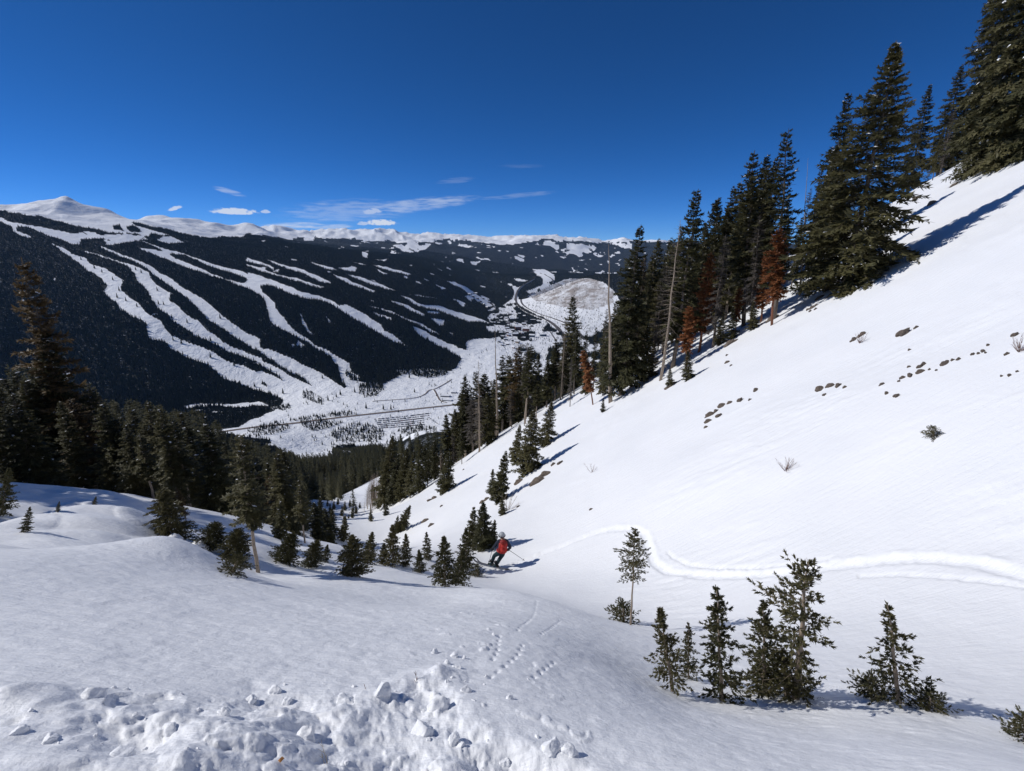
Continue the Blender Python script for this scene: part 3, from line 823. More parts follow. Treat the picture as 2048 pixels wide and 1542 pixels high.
def conifer(seed, H, R, clear=0.08, whorl=0.5, per=5, droop=0.35, taper=0.85, rough=0.25, near=False, twigs=7, tw=0.26, bare=0.0, thin=0.0,
            trunk_r=None, lean=0.0, flag=None, top_bare=0.0, skirt=None, limbs=True, clumps=0, holes=0.0, elev_top=0.75, teeth=7):
    """-> (bark mesh data, foliage mesh data, snow mesh data)"""
    rng = random.Random(seed)
    T = MB(); F = []; S = MB()
    tr = trunk_r or H * 0.0105 + 0.01
    n = 9
    wob = [(rng.uniform(-1, 1) * H * 0.006, rng.uniform(-1, 1) * H * 0.006) for _ in range(n + 1)]
    def axis(h):
        k = h / H * n; i = min(int(k), n - 1); f = k - i
        wx = wob[i][0] * (1 - f) + wob[i + 1][0] * f; wy = wob[i][1] * (1 - f) + wob[i + 1][1] * f
        return np.array((wx + lean * h * (h / H), wy, h))
    pts = [axis(H * k / n) for k in range(n + 1)]
    pts[0] = pts[0] - np.array((0, 0, 0.35 * tr / 0.1 * 0.4 + 0.25))
    T.tube(pts, [tr * (1.15 - 1.1 * k / n) + 0.004 for k in range(n + 1)], 7)
    h = clear * H
    while h < H * 0.985:
        f = h / H
        rad = R * (1 - ((f - clear) / (1 - clear))) ** taper * min(1.0, 0.55 + 2.2 * (f - clear) + 0.1)
        if skirt and f < skirt[0]: rad *= skirt[1]
        np_w = max(3, int(per * (0.75 + 0.4 * rng.random())))
        a0 = rng.uniform(0, 6.28)
        for j in range(np_w):
            az = a0 + j * 6.283 / np_w + rng.uniform(-0.35, 0.35)
            if rng.random() < thin: continue
            L = max(rad * rng.uniform(1 - rough * 1.6, 1 + rough * 0.6), H * 0.012)
            if holes and vnoise(np.array([az * 1.1 + seed]), np.array([f * 7.0]), seed)[0] > 0.5 - holes: L *= 0.45
            if flag is not None:
                L *= max(0.12, 1.0 + flag[1] * math.cos(az - flag[0]))
            hh = h + rng.uniform(-.5, .5) * whorl
            el = elev_top * max(0, f - 0.35) * 1.2 - droop * (1 - f) * 0.6 + rng.uniform(-0.12, 0.12)
            s0 = axis(min(max(hh, 0.02 * H), H * 0.99))
            path = limb_path(rng, s0, az, el, L, droop * rng.uniform(0.6, 1.2), 4, rng.uniform(-.3, .3))
            rl = max(tr * 0.16 * (L / R) ** 0.7, 0.003 if near else 0.008)
            if limbs: T.tube(path, [rl * (1 - 0.18 * k) for k in range(5)], 3, cap=False)
            dead = rng.random() < bare or (top_bare and f > 1 - top_bare)
            nt_ = max(2, int(twigs * (0.5 + 0.5 * L / R)))
            for k in range(nt_ + 1):
                t = 0.18 + 0.82 * (k + rng.uniform(-.3, .3)) / nt_ if k < nt_ else 1.0
                t = min(max(t, 0.05), 1.0)
                q = min(int(t * 4), 3); fr = t * 4 - q
                p = path[q] * (1 - fr) + path[q + 1] * fr
                d = unit(path[q + 1] - path[q])
                if k < nt_:
                    sd = unit(np.cross(d, (0, 0, 1))) * (1 if k % 2 else -1)
                    dd = unit(d * rng.uniform(0.55, 1.0) + sd * rng.uniform(0.5, 1.0) + np.array((0, 0, rng.uniform(-0.35, 0.2) - (0 if near else 0.15))))
                    l = L * rng.uniform(0.22, 0.42) * (1.15 - 0.6 * t)
                else:
                    dd = d; l = L * 0.22
                w_ = tw * min(1.0, 0.30 + 0.9 * L / R) if not near else tw * min(1.0, 0.55 + 0.6 * L / R)
                l = max(l, w_ * 0.5)
                if dead:
                    if near or rng.random() < 0.5: T.tube([p, p + dd * l], [rl * .45, rl * .15], 3, cap=False)
                    continue
                if near:
                    brush_twig(F, rng, p - dd * l * 0.1, dd, l, w_, max(6, int(teeth * l / (tw * 3))))
                    if k < nt_ and rng.random() < 0.6:
                        brush_twig(F, rng, p + dd * l * 0.5, unit(dd + d * 0.8 + np.array((0, 0, 0.2))), l * 0.55, tw * 0.9, max(5, int(teeth * l * .5 / (tw * 3))))
                else:
                    needle_twig(F, rng, p, dd, l, w_ * rng.uniform(0.7, 1.25), teeth)
                if clumps and not dead and rng.random() < clumps:
                    c = p + dd * l * 0.5 + np.array((0, 0, tw * 0.12)); w = tw * rng.uniform(0.14, 0.4); e = tw * rng.uniform(0.06, 0.14)
                    g = unit(np.cross(dd, (0, 0, 1)))
                    S.add([c - dd * w * 1.3, c + g * w * 0.7, c + dd * w * 1.3, c - g * w * 0.7, c + np.array((0, 0, e)), c - np.array((0, 0, e * .5))],
                          [(0, 4, 3), (3, 4, 2), (2, 4, 1), (1, 4, 0), (0, 3, 5), (3, 2, 5), (2, 1, 5), (1, 0, 5)])
        h += whorl * (1.15 - 0.55 * f) * rng.uniform(0.8, 1.2)
    # leader
    if not top_bare:
        fn = brush_twig if near else needle_twig
        fn(F, rng, axis(H * 0.93), unit(axis(H) - axis(H * 0.93)), H * 0.075, tw * (0.8 if near else 0.32), 14)
    return T, F, S
def tri_mesh(name, F):
    v = np.concatenate(F).astype(np.float32); nf = len(v) // 3
    me = bpy.data.meshes.new(name)
    me.vertices.add(len(v)); me.vertices.foreach_set('co', v.ravel())
    me.loops.add(nf * 3); me.polygons.add(nf)
    me.loops.foreach_set('vertex_index', np.arange(nf * 3, dtype=np.int32))
    me.polygons.foreach_set('loop_start', np.arange(0, nf * 3, 3, dtype=np.int32))
    me.polygons.foreach_set('loop_total', np.full(nf, 3, np.int32))
    me.update(calc_edges=True)
    return me
class Kind:
    """meshes of one kind of tree, shared between its copies"""
    def __init__(self, name, H, foliage, barkm, **kw):
        T, F, S = conifer(kw.pop('seed'), H, **kw)
        self.H = H
        self.trunk = T.mesh(name + '_trunk', True); self.trunk.materials.append(barkm)
        self.crown = tri_mesh(name + '_crown', F) if F else None
        if self.crown: self.crown.materials.append(foliage)
        self.snow = S.mesh(name + '_snow') if S.v else None
        if self.snow: self.snow.materials.append(M_CLUMP)
TREES = []
def plant(kind, base, height, rz, label, group, name='spruce_tree', cat='tree', tilt=(0, 0), wide=1.0, snow_on=True):
    o = empty(name, base)
    s = height / kind.H
    o.scale = (s * wide, s * wide, s)
    o.rotation_euler = (tilt[0], tilt[1], rz)
    link('trunk', kind.trunk, None, o)
    if kind.crown: link('crown', kind.crown, None, o)
    if kind.snow and snow_on: link('snow_clumps', kind.snow, None, o)
    tag(o, label, cat, group)
    TREES.append(o)
    return o
def top_height(base, px, py):
    """height at which the sight line through a pixel passes over a base point"""
    d = ray(px, py)
    t = (base[0] * d[0] + base[1] * d[1]) / (d[0] ** 2 + d[1] ** 2)
    return d[2] * t - base[2]
def lean_of(base, px, py):
    """sideways offset of the top over the base, for trees that really lean"""
    d = ray(px, py); t = base[1] / d[1]
    return d[0] * t - base[0]

K = {}
rs = [dict(seed=11, R=2.5, droop=.45, taper=.80, rough=.30, holes=.05, clear=.08),
      dict(seed=12, R=2.0, droop=.40, taper=.70, rough=.35, holes=.08, clear=.12),
      dict(seed=13, R=2.2, droop=.50, taper=.75, rough=.40, holes=.12, clear=.10),
      dict(seed=14, R=1.7, droop=.40, taper=.60, rough=.45, holes=.14, clear=.18, bare=.08),
      dict(seed=15, R=1.9, droop=.45, taper=.65, rough=.45, holes=.16, clear=.30, bare=.10)]
DENSE = dict(whorl=.34, per=6, twigs=10, tw=.44, teeth=7)
def mid(name='spruce', H=14.0, f=None, bk=None, **kw):
    a = dict(DENSE); a.update(kw)
    return Kind(name, H, f or M_NEEDLE, bk or M_BARK, **a)
for i, r in enumerate(rs): K['mid%d' % i] = mid(clumps=.015, **r)
K['broad'] = mid(seed=21, R=3.6, whorl=.30, per=7, twigs=14, droop=.45, taper=.92, rough=.28, holes=.04, clear=.04, clumps=.03)
K['brown'] = mid(f=M_BROWNISH, seed=22, R=1.8, droop=.4, taper=.6, rough=.4, holes=.10, clear=.22, clumps=.02, tw=.4)
K['thin'] = mid(seed=23, R=1.3, whorl=.36, per=6, twigs=8, droop=.4, taper=.5, rough=.5, holes=.15, clear=.2, tw=.38, bare=.2, clumps=.03)
K['grey'] = mid(f=M_TWIG, bk=M_BARK_PALE, seed=24, R=1.35, whorl=.36, per=6, twigs=8, droop=.45, taper=.55, rough=.5, clear=.12, tw=.10, bare=.45, teeth=4, trunk_r=.12)
K['rust'] = mid('spruce', 7.0, M_RUST, M_BARK_RED, seed=25, R=.8, whorl=.26, per=6, twigs=7, droop=.5, taper=.6, rough=.35, clear=.25, tw=.30)
K['rust2'] = mid('spruce', 7.0, M_RUST, M_BARK_RED, seed=26, R=.85, whorl=.24, per=7, twigs=7, droop=.6, taper=.45, rough=.5, clear=.32, tw=.28, holes=.10)
K['young'] = mid('spruce', 5.0, seed=27, R=1.25, whorl=.18, per=7, twigs=9, droop=.25, taper=.85, rough=.3, clear=.03, tw=.26, holes=.05, clumps=.03)
K['young2'] = mid('spruce', 5.0, seed=28, R=.95, whorl=.20, per=6, twigs=8, droop=.25, taper=.75, rough=.45, clear=.04, tw=.26, holes=.10, clumps=.03)
K['greyed'] = mid(f=M_TWIG, bk=M_BARK, seed=29, R=1.5, whorl=.34, per=6, twigs=9, droop=.55, taper=.5, rough=.5, holes=.10, clear=.18, tw=.30, teeth=5, bare=.15)
K['bareleg'] = mid(seed=30, R=1.7, droop=.45, taper=.6, rough=.4, holes=.12, clear=.42, bare=.1, bk=M_BARK_PALE)
# wood of the left bank: snow still lies in the branches
K['left0'] = mid(seed=31, R=2.5, droop=.5, taper=.75, rough=.35, holes=.06, clear=.08, clumps=.022)
K['left1'] = mid(seed=32, R=2.1, droop=.5, taper=.65, rough=.4, holes=.08, clear=.12, clumps=.026)
K['left2'] = mid(bk=M_BARK_PALE, seed=33, R=1.7, per=6, twigs=8, droop=.45, taper=.6, rough=.45, holes=.12, clear=.38, clumps=.02, bare=.1)
# little firs close by
def near_kind(seed, H, R, **kw):
    a = dict(clear=.10, whorl=H * .058, per=6, droop=.15, taper=.8, rough=.35, near=True, twigs=7, tw=.044, trunk_r=.022, holes=.1, elev_top=.9, teeth=11)
    a.update(kw)
    return Kind('fir', H, M_NEEDLE_NEAR, a.pop('barkm', M_BARK_PALE), seed=seed, R=R, **a)
K['firA'] = near_kind(41, 2.8, .55, clear=.52, whorl=.13, taper=.75, tw=.042, droop=.1, twigs=8)
K['firB'] = near_kind(42, 1.45, .34, clear=.18, per=5, holes=.16, twigs=6)
K['firC'] = near_kind(43, 1.55, .36, clear=.05, taper=.7, holes=.24, per=5, twigs=6)
K['firD'] = near_kind(44, 1.4, .36, clear=.10, taper=.75, per=5, holes=.2, twigs=6)
K['firE'] = near_kind(45, 1.75, .52, clear=.08, taper=.55, flag=(0.2, .35), holes=.25, bare=.18, skirt=(.5, .55), trunk_r=.034)
K['firF'] = near_kind(46, 1.5, .42, clear=.08, taper=.85, per=4, holes=.08, whorl=.105, twigs=6)
K['bush'] = near_kind(47, .45, .40, clear=.02, whorl=.06, per=6, taper=.5, tw=.034)
K['fir_gully'] = near_kind(48, 1.7, .50, clear=.04, whorl=.10, per=7, taper=.85, tw=.060, clumps=.05)
K['fir_gully2'] = near_kind(49, 1.7, .38, clear=.06, whorl=.11, per=6, taper=.75, tw=.060, clumps=.05)
K['fir_snowy'] = near_kind(50, 2.0, .75, clear=.02, whorl=.105, per=8, taper=.6, tw=.080, clumps=.10, droop=.35, twigs=9)

# ------------------------------------------------------------------ trees of the spur on the right
K['snag'] = Kind('snag', 14.0, None, M_BARK_PALE, seed=61, R=.7, whorl=.8, per=3, twigs=2, droop=.3, taper=.4, rough=.6, clear=.25, tw=.1, bare=1.0, top_bare=1.0, thin=.45, trunk_r=.17)
# Kind('snag', 5.0, None, M_BARK_RED, seed=62, R=.55, whorl=.35, per=3, twigs=3, droop=.3, taper=.3, rough=.6, clear=.1, tw=.1, bare=1.0, top_bare=1.0, thin=.4, trunk_r=.24)
K['aspen'] = Kind('aspen', 7.0, None, bark('aspen_twigs', (.22, .165, .125), (.38, .30, .23)), seed=63, R=1.5, whorl=.28, per=5, twigs=6, droop=-.5, taper=.5, rough=.4, clear=.12, tw=.1, bare=1.0, top_bare=1.0, elev_top=1.0, trunk_r=.09)
G_SPUR = 'spruces along the spur on the right'
def spot(bx, by, tx, ty, kind, label, group=None, t0=5.0, name='spruce_tree', wide=1.0, lean=True, rz=None, sink=0.0):
    b = hit(bx, by, t0)
    if b is None:        # foot hidden just behind the crest
        b = ray(bx, by) * float(np.interp(bx, [740, 900, 1050, 1200, 1330, 1540, 1690, 1820, 2060], [74, 66, 60, 50, 44, 40, 38, 48, 44]))
        b[2] = land1(b[0], b[1])
    h = max(top_height(b, tx, ty), 0.25)
    dx = lean_of(b, tx, ty) if lean else 0.0
    rz = random.Random(int(bx * 7 + by)).uniform(0, 6.28) if rz is None else rz
    o = plant(K[kind], (b[0], b[1], b[2] - sink), h / math.cos(min(abs(dx / h), .5)), 0.0, label, group, name=name, wide=wide)
    ry = math.atan(max(-.45, min(.45, dx / h)))
    o.rotation_euler = (Matrix.Rotation(ry, 3, 'Y') @ Matrix.Rotation(rz, 3, 'Z')).to_euler()
    return o
def deep(tx, ty, t, kind, label, group=None, name='spruce_tree', wide=1.0, maxh=21.0, minh=3.0, seed=0):
    d = ray(tx, ty) * t
    z = land1(d[0], d[1]); h = d[2] - z
    if h > maxh or h < minh: return None
    return plant(K[kind], (d[0], d[1], z), h, random.Random(int(tx * 5 + ty * 3 + seed)).uniform(0, 6.28), label, group, name=name, wide=wide)

spot(1690, 578, 1793, 82, 'broad', 'broad dense spruce with pointed top, largest full tree on the right hillside', G_SPUR, wide=1.2)
deep(1697, 187, 36, 'mid3', 'tall ragged spruce just left of the broad dense spruce on the hillside', G_SPUR, wide=.85)
spot(1640, 565, 1668, 300, 'broad', 'bushy spruce pressed against the left side of the broad hillside spruce', G_SPUR, wide=.8)
spot(1548, 640, 1575, 262, 'thin', 'tallest slim spruce of the middle group, grey at its tip', G_SPUR)
spot(1484, 655, 1507, 305, 'mid4', 'open-crowned spruce left of the slim grey-tipped one on the spur', G_SPUR)
deep(1537, 308, 41, 'mid1', 'dark spruce between the open-crowned and the slim grey-tipped spruce', G_SPUR)
deep(1470, 372, 44, 'mid2', 'spruce with a dark shoulder right of the snowless gap on the spur', G_SPUR)
deep(1438, 395, 46, 'young', 'short dense spruce top standing alone against the sky on the spur', G_SPUR)
spot(1347, 735, 1395, 380, 'mid3', 'straight narrow spruce above the small rust-coloured tree', G_SPUR)
spot(1322, 760, 1362, 440, 'grey', 'grey dead spruce with bare whip-like top on the spur', G_SPUR)
spot(1240, 792, 1280, 450, 'mid2', 'tall spruce right of the bare pale snag', G_SPUR)
deep(1340, 478, 54, 'mid0', 'dark spruce top behind the grey dead spruce', G_SPUR)
deep(1317, 477, 58, 'mid1', 'dark spruce top left of the grey dead spruce', G_SPUR)
spot(1221, 806, 1217, 488, 'snag', 'bare pale barkless snag standing free among the spruces', None, name='dead_snag')
spot(1186, 812, 1166, 700, 'rust2', 'leaning ragged red-brown dead spruce beside the snow edge left of the snag', 'rust-coloured dead spruces', wide=.9)
spot(995, 868, 990, 652, 'snag', 'thin bare dead trunk rising over the valley floor', None, name='dead_snag', wide=.8)
spot(958, 905, 957, 720, 'grey', 'grey dead spruce with drooping twigs at the snow edge', G_SPUR)
for bx, by, tx, ty, k, lab in ((1262, 775, 1290, 515, 'grey', 'grey dead spruce right of the tall spruce by the snag'), (1300, 750, 1335, 530, 'greyed', 'grey-twigged dying spruce left of the whip-topped dead one'), (1425, 695, 1452, 470, 'greyed', 'grey-twigged dying spruce right of the tall rust-red one'),
                               (1500, 655, 1520, 430, 'greyed', 'grey-twigged dying spruce behind the orange-brown dead one'), (1120, 800, 1132, 640, 'grey', 'slim grey dead spruce left of the leaning red-brown one'), (1050, 850, 1062, 690, 'bareleg', 'spruce with pale lower trunk right of the thin dead trunk')):
    spot(bx, by, tx, ty, k, lab, G_SPUR)
spot(1600, 590, 1616, 318, 'snag', 'thin dead pole leaning against the sky', None, name='dead_snag', wide=.5)
for bx, by, tx, ty, k, lab in ((1398, 705, 1421, 505, 'rust', 'tall rust-red dead spruce between dark spruces'), (1372, 738, 1380, 612, 'rust2', 'small bright rust-red dead spruce at the foot of the narrow spruce'),
                               (1522, 645, 1536, 500, 'rust', 'orange-brown dead spruce left of the trunk of the slim spruce'), (1543, 652, 1558, 458, 'rust2', 'rust-red dead spruce behind the orange-brown one'),
                               (1470, 668, 1480, 575, 'rust2', 'low rust-brown dead spruce under the open-crowned spruce')):
    spot(bx, by, tx, ty, k, lab, 'rust-coloured dead spruces')
deep(1147, 590, 60, 'mid1', 'tall narrow spruce in front of the aspen hill', G_SPUR)
deep(1862, 168, 50, 'mid0', 'lone spruce behind the snow crest at upper right', G_SPUR, wide=.9)
spot(1965, 338, 1990, -60, 'broad', 'huge dark spruce cut by the top edge at upper right', G_SPUR, wide=.75)
spot(2078, 296, 2100, -150, 'broad', 'dark spruce at the right edge of the picture', G_SPUR)
deep(1925, 130, 47, 'mid0', 'spruce just left of the huge dark one at upper right', G_SPUR)
spot(2022, 318, 2045, -200, 'broad', 'massive dark spruce filling the upper right corner', G_SPUR, wide=.8)
deep(2030, -40, 44, 'mid1', 'spruce behind the huge dark one at upper right', G_SPUR)
ENV = [(740, 960), (785, 880), (850, 885), (905, 800), (932, 740), (990, 720), (1040, 668), (1100, 690), (1147, 610), (1200, 640), (1240, 560), (1278, 470), (1320, 490), (1395, 400),
       (1438, 410), (1507, 320), (1560, 300), (1600, 420), (1640, 330), (1697, 230), (1760, 300), (1820, 330), (1900, 230), (1985, 60), (2060, 30)]
EDGE = [(740, 72, 105), (900, 64, 90), (1050, 57, 78), (1200, 46, 70), (1330, 40, 62), (1540, 36, 56), (1690, 34, 50), (1820, 46, 56), (2060, 42, 56)]
rng = random.Random(77)
ex = np.array([e[0] for e in ENV]); ey = np.array([e[1] for e in ENV])
kinds = ['mid1', 'thin', 'mid2', 'mid3', 'mid4', 'bareleg', 'mid3', 'greyed', 'thin', 'greyed', 'bareleg', 'brown']
REAR = []        # hidden rear rows: points of one mass
px = 745.0; nsp = 0; spur_list = []
px = 885.0
while px < 1335:
    o = deep(px, float(np.interp(px, ex, ey)) + rng.uniform(40, 130), float(np.interp(px, [e[0] for e in EDGE], [e[1] for e in EDGE])) * rng.uniform(.95, 1.06), rng.choice(['mid0', 'mid2', 'mid4', 'bareleg', 'greyed', 'mid1']), None, G_SPUR, seed=9, wide=rng.uniform(.65, 1.0) * (1.4 if px < 1120 else 1.0))
    if o: spur_list.append((px, 0, o))
    px += rng.uniform(11, 21)
for row in range(3):
    px = 745.0 + row * 6
    while px < 1960:
        top = float(np.interp(px, ex, ey)) + rng.uniform(4, 40) + row * rng.uniform(5, 60)
        t_lo = float(np.interp(px, [e[0] for e in EDGE], [e[1] for e in EDGE])); t_hi = float(np.interp(px, [e[0] for e in EDGE], [e[2] for e in EDGE]))
        t = t_lo + (t_hi - t_lo) * (0.08 + 0.3 * row + rng.uniform(0, .25))
        if row == 2:
            dd_ = ray(px, top) * t; zz_ = land1(dd_[0], dd_[1])
            if 3 < dd_[2] - zz_ < 21: REAR.append((dd_[0], dd_[1], zz_, dd_[2] - zz_))
        elif not (1700 < px < 1830 and top < 350):
            o = deep(px, top, t, rng.choice(kinds), None, G_SPUR, seed=row, wide=rng.uniform(.62, .95) * (1.45 if px < 1120 else 1.0))
            if o: spur_list.append((px, top, o))
        px += rng.uniform(14, 24) * (.55 if row == 2 else 1.0) * (1.0 if px < 1350 else 1.25)
spur_list.sort(key=lambda a: a[0])
marks = [(745, 'the brown willow brush'), (900, 'the small lone spruce on the snow edge'), (1000, 'the grey drooping dead spruce'), (1120, 'the thin bare dead trunk'), (1215, 'the bare pale snag'), (1330, 'the tall spruce by the snag'),
         (1420, 'the grey dead spruce'), (1530, 'the tall rust-red dead spruce'), (1640, 'the slim grey-tipped spruce'), (2100, 'the broad hillside spruce')]
WORDS = ['first', 'second', 'third', 'fourth', 'fifth', 'sixth', 'seventh', 'eighth', 'ninth', 'tenth', 'eleventh', 'twelfth', 'thirteenth', 'fourteenth', 'fifteenth', 'sixteenth', 'seventeenth', 'eighteenth', 'nineteenth', 'twentieth', 'twenty-first', 'twenty-second', 'twenty-third', 'twenty-fourth', 'twenty-fifth', 'twenty-sixth', 'twenty-seventh', 'twenty-eighth', 'twenty-ninth', 'thirtieth', 'thirty-first', 'thirty-second', 'thirty-third', 'thirty-fourth']
cnt = {}
for p_, ty_, o in spur_list:
    mk = [m_ for m_ in marks if m_[0] >= p_][0][1]
    cnt[mk] = cnt.get(mk, 0) + 1
    n_ = cnt[mk]
    o['label'] = '%s spruce of the stand left of %s' % (WORDS[min(n_, 34) - 1], mk)
# young trees at the foot of the stand and on the open snow
for bx, by, tx, ty, k, lab in (
        (1055, 945, 1068, 818, 'young', 'dark bushy spruce right above the rocky band'), (1090, 890, 1104, 803, 'young', 'dark spruce casting a long shadow up the snow, beside a bushy one'),
        (1030, 925, 1040, 850, 'young2', 'smaller spruce left of the bushy one above the rocky band'),
        (996, 1003, 1012, 903, 'young2', 'slim ragged spruce left of the grey rocks'), (983, 990, 986, 938, 'young2', 'short ragged spruce beside the slim one near the grey rocks'),
        (890, 983, 897, 903, 'young', 'small lone spruce on the snow edge'), (800, 1060, 820, 1008, 'young', 'cone-shaped little spruce on the lower hillside'), (792, 1062, 796, 1030, 'young2', 'low bush of spruce left of the cone-shaped one'),
        (768, 1012, 785, 868, 'mid0', 'leftmost tall spruce of the lower spur'), (800, 1003, 815, 893, 'mid1', 'spruce right of the leftmost tall one on the lower spur'), (838, 985, 842, 885, 'mid0', 'broad spruce in the lower spur group'),
        (868, 958, 868, 880, 'mid2', 'rightmost spruce of the lower spur group'), (785, 1008, 796, 905, 'mid2', 'spruce squeezed between the two tall ones of the lower spur'),
        (820, 995, 828, 900, 'mid1', 'spruce in the middle of the lower spur group'), (855, 972, 856, 900, 'mid3', 'narrow spruce of the lower spur group'),
        (772, 1030, 772, 1000, 'young2', 'little spruce on the snow below the lower spur group'), (742, 1042, 742, 1018, 'young2', 'tiny spruce low in the gully'),
        (1205, 826, 1207, 795, 'young2', 'seedling spruce at the foot of the pale snag'), (1375, 762, 1376, 700, 'young', 'bushy young spruce below the small rust-red one'),
        (1440, 690, 1446, 628, 'young', 'young spruce at the snow edge under the tall rust-red one'), (1462, 680, 1466, 612, 'young2', 'narrow young spruce right of the young one at the snow edge'),
        (1340, 775, 1340, 735, 'young', 'low spruce bush at the stand edge above rocks'), (1505, 660, 1508, 602, 'young', 'low green spruce under the orange-brown dead one'),
        (1700, 580, 1700, 530, 'young', 'low skirt spruce at the foot of the broad hillside spruce'), (1738, 548, 1735, 500, 'young2', 'small spruce in the shadow right of the broad hillside spruce'),
        (1940, 352, 1940, 318, 'young2', 'low spruce at the foot of the huge dark spruce'), (1290, 760, 1296, 650, 'young', 'young spruce between the snag and the grey dead spruce'),
        (945, 1088, 948, 1014, 'young2', 'left one of three little spruces above the skier'), (966, 1092, 966, 1003, 'young', 'tallest of three little spruces above the skier'), (985, 1086, 990, 1040, 'young2', 'right one of three little spruces above the skier'),
        (1006, 1030, 1003, 994, 'young', 'small round spruce beside a bare shrub on the hillside')):
    spot(bx, by, tx, ty, k, lab, None, t0=14.0, name='spruce_tree')
spot(1866, 878, 1866, 853, 'bush', 'lone seedling spruce high on the open hillside', None, name='fir_tree', wide=1.1)

# ------------------------------------------------------------------ wood on the left bank
G_LEFT = 'snow-flecked spruces of the left wood'
deep(42, 518, 26, 'brown', 'tall spruce with thin browned top at the left edge', G_LEFT, wide=.9)
for k_, (x_0, y_0, h_0) in enumerate(((-19.5, 13.0, 10), (-22.5, 15.0, 12), (-24, 12.0, 9), (-20.5, 10.2, 8), (-27, 17.5, 13), (-17.5, 8.6, 5))):
    plant(K[('left0', 'left1', 'mid1')[k_ % 3]], (x_0, y_0, land1(x_0, y_0)), h_0, k_ * 1.3, 'spruce just outside the left edge throwing shadow on the drift, %s from the slope' % ('first', 'second', 'third', 'fourth', 'fifth', 'sixth')[k_], 'spruces outside the left edge')
deep(85, 660, 27, 'left0', 'dark spruce right behind the brown-topped one', G_LEFT)
LENV = [(-60, 760), (0, 720), (60, 690), (100, 740), (150, 748), (200, 758), (245, 800), (290, 762), (325, 800), (355, 785), (395, 800), (430, 850), (470, 865), (520, 895), (570, 880), (600, 940), (640, 990)]
lx = np.array([e[0] for e in LENV]); ly = np.array([e[1] for e in LENV])
left_list = []
for row, (ta, tb) in enumerate(((15.5, 19.5), (20, 28), (28, 40), (40, 58))):
    px = (250.0 if row == 0 else -70.0) + 9 * row
    while px < 655:
        top = float(np.interp(px, lx, ly)) + rng.uniform(0, 45) + ((3 - row) * rng.uniform(6, 26) if row else rng.uniform(15, 90))
        t = rng.uniform(ta, tb) * (1 + 0.00045 * max(px, 0))
        if row == 3:
            dd_ = ray(px, top) * t; zz_ = land1(dd_[0], dd_[1])
            if 3 < dd_[2] - zz_ < 21: REAR.append((dd_[0], dd_[1], zz_, dd_[2] - zz_))
            px += rng.uniform(14, 26); continue
        o = deep(px, top, t, rng.choice(['left2', 'left1', 'bareleg', 'left2', 'left0', 'thin', 'left1'] if row == 0 else ['left0', 'left1', 'left0', 'left1', 'left2', 'mid1', 'brown'] if row < 2 else ['left0', 'left1', 'mid0', 'mid2']), None, G_LEFT, seed=row, minh=2.2, wide=rng.uniform(1.0, 1.4))
        if o: left_list.append((px, row, o))
        px += rng.uniform(24, 40) * (1.1 if row == 0 else .85)
left_list.sort(key=lambda a: (a[1], a[0]))
rown = ['front', 'second', 'third', 'rear']; cnt = {}
for p_, r_, o in left_list:
    cnt[r_] = cnt.get(r_, 0) + 1
    o['label'] = 'snow-flecked spruce, %s from the left, %s row of the left wood' % (WORDS[min(cnt[r_], 34) - 1], rown[r_])
for bx, by, tx, ty, k, lab in (
        (517, 1146, 478, 866, 'left2', 'spruce with bare pale lower trunk rising from the snow left of centre'), (610, 1085, 598, 968, 'left2', 'spruce with pale trunk behind the bent snowy firs'),
        (640, 1060, 640, 990, 'left1', 'small spruce at the right end of the left wood'), (662, 1075, 664, 1015, 'young', 'young spruce at the gully edge of the left wood'), (685, 1080, 690, 1028, 'young2', 'slim young spruce overlooking the gully'),
        (372, 1040, 352, 975, 'brown', 'short brown-needled spruce stub among green ones at left'), (560, 1075, 560, 1000, 'young2', 'thin young spruce right of the pale-trunked one')):
    spot(bx, by, tx, ty, k, lab, G_LEFT, t0=9.0)
for bx, by, tx, ty, k, lab, w in (
        (345, 1068, 325, 985, 'fir_snowy', 'bent snow-laden fir behind the rounded snow mound', 1.2), (420, 1100, 440, 1040, 'fir_snowy', 'spreading fir with a snow pillow beside the mound', 1.4), (470, 1120, 476, 1055, 'fir_snowy', 'low spreading fir at the foot of the pale trunk', 1.4),
        (565, 1122, 592, 1062, 'fir_snowy', 'wind-bent fir right of the pale trunk', 1.2), (622, 1124, 634, 1078, 'fir_snowy', 'small fir bush right of the wind-bent fir', 1.1), (470, 1165, 482, 1140, 'bush', 'drooping fir spray on the snow below the pale trunk', 1.3),
        (705, 1152, 704, 1072, 'fir_snowy', 'dark fir bush carrying a white snow pillow', 1.1), (735, 1124, 744, 1062, 'fir_gully2', 'fir sapling behind the bush with the snow pillow', 1.2),
        (785, 1126, 785, 1050, 'fir_gully', 'fullest fir sapling at the left of the gully row', 1.1), (812, 1129, 812, 1068, 'fir_gully2', 'slim fir sapling right of the fullest one', 1.0), (765, 1122, 768, 1086, 'fir_gully', 'low fir bush left of the fullest sapling', 1.2),
        (855, 1114, 853, 1065, 'fir_gully2', 'slender pale-stemmed fir sapling standing free in the gully', .9), (840, 1140, 838, 1100, 'fir_gully', 'squat yellowish fir on the gully brow', 1.2),
        (890, 1168, 887, 1074, 'fir_gully', 'dense fir sapling nearest the skier, left of its twin', 1.1), (916, 1166, 926, 1098, 'fir_gully', 'ragged fir leaning against the dense sapling', 1.2), (932, 1130, 932, 1058, 'fir_gully2', 'fir sapling directly left of the skier', 1.1),
        (955, 1146, 954, 1131, 'bush', 'tiny fir tuft in front of the ski tips', .9), (650, 1120, 655, 1088, 'fir_gully', 'fir bush half hidden by the snow brow', 1.2)):
    spot(bx, by, tx, ty, k, lab, None, t0=7.0, name='fir_tree', wide=w)
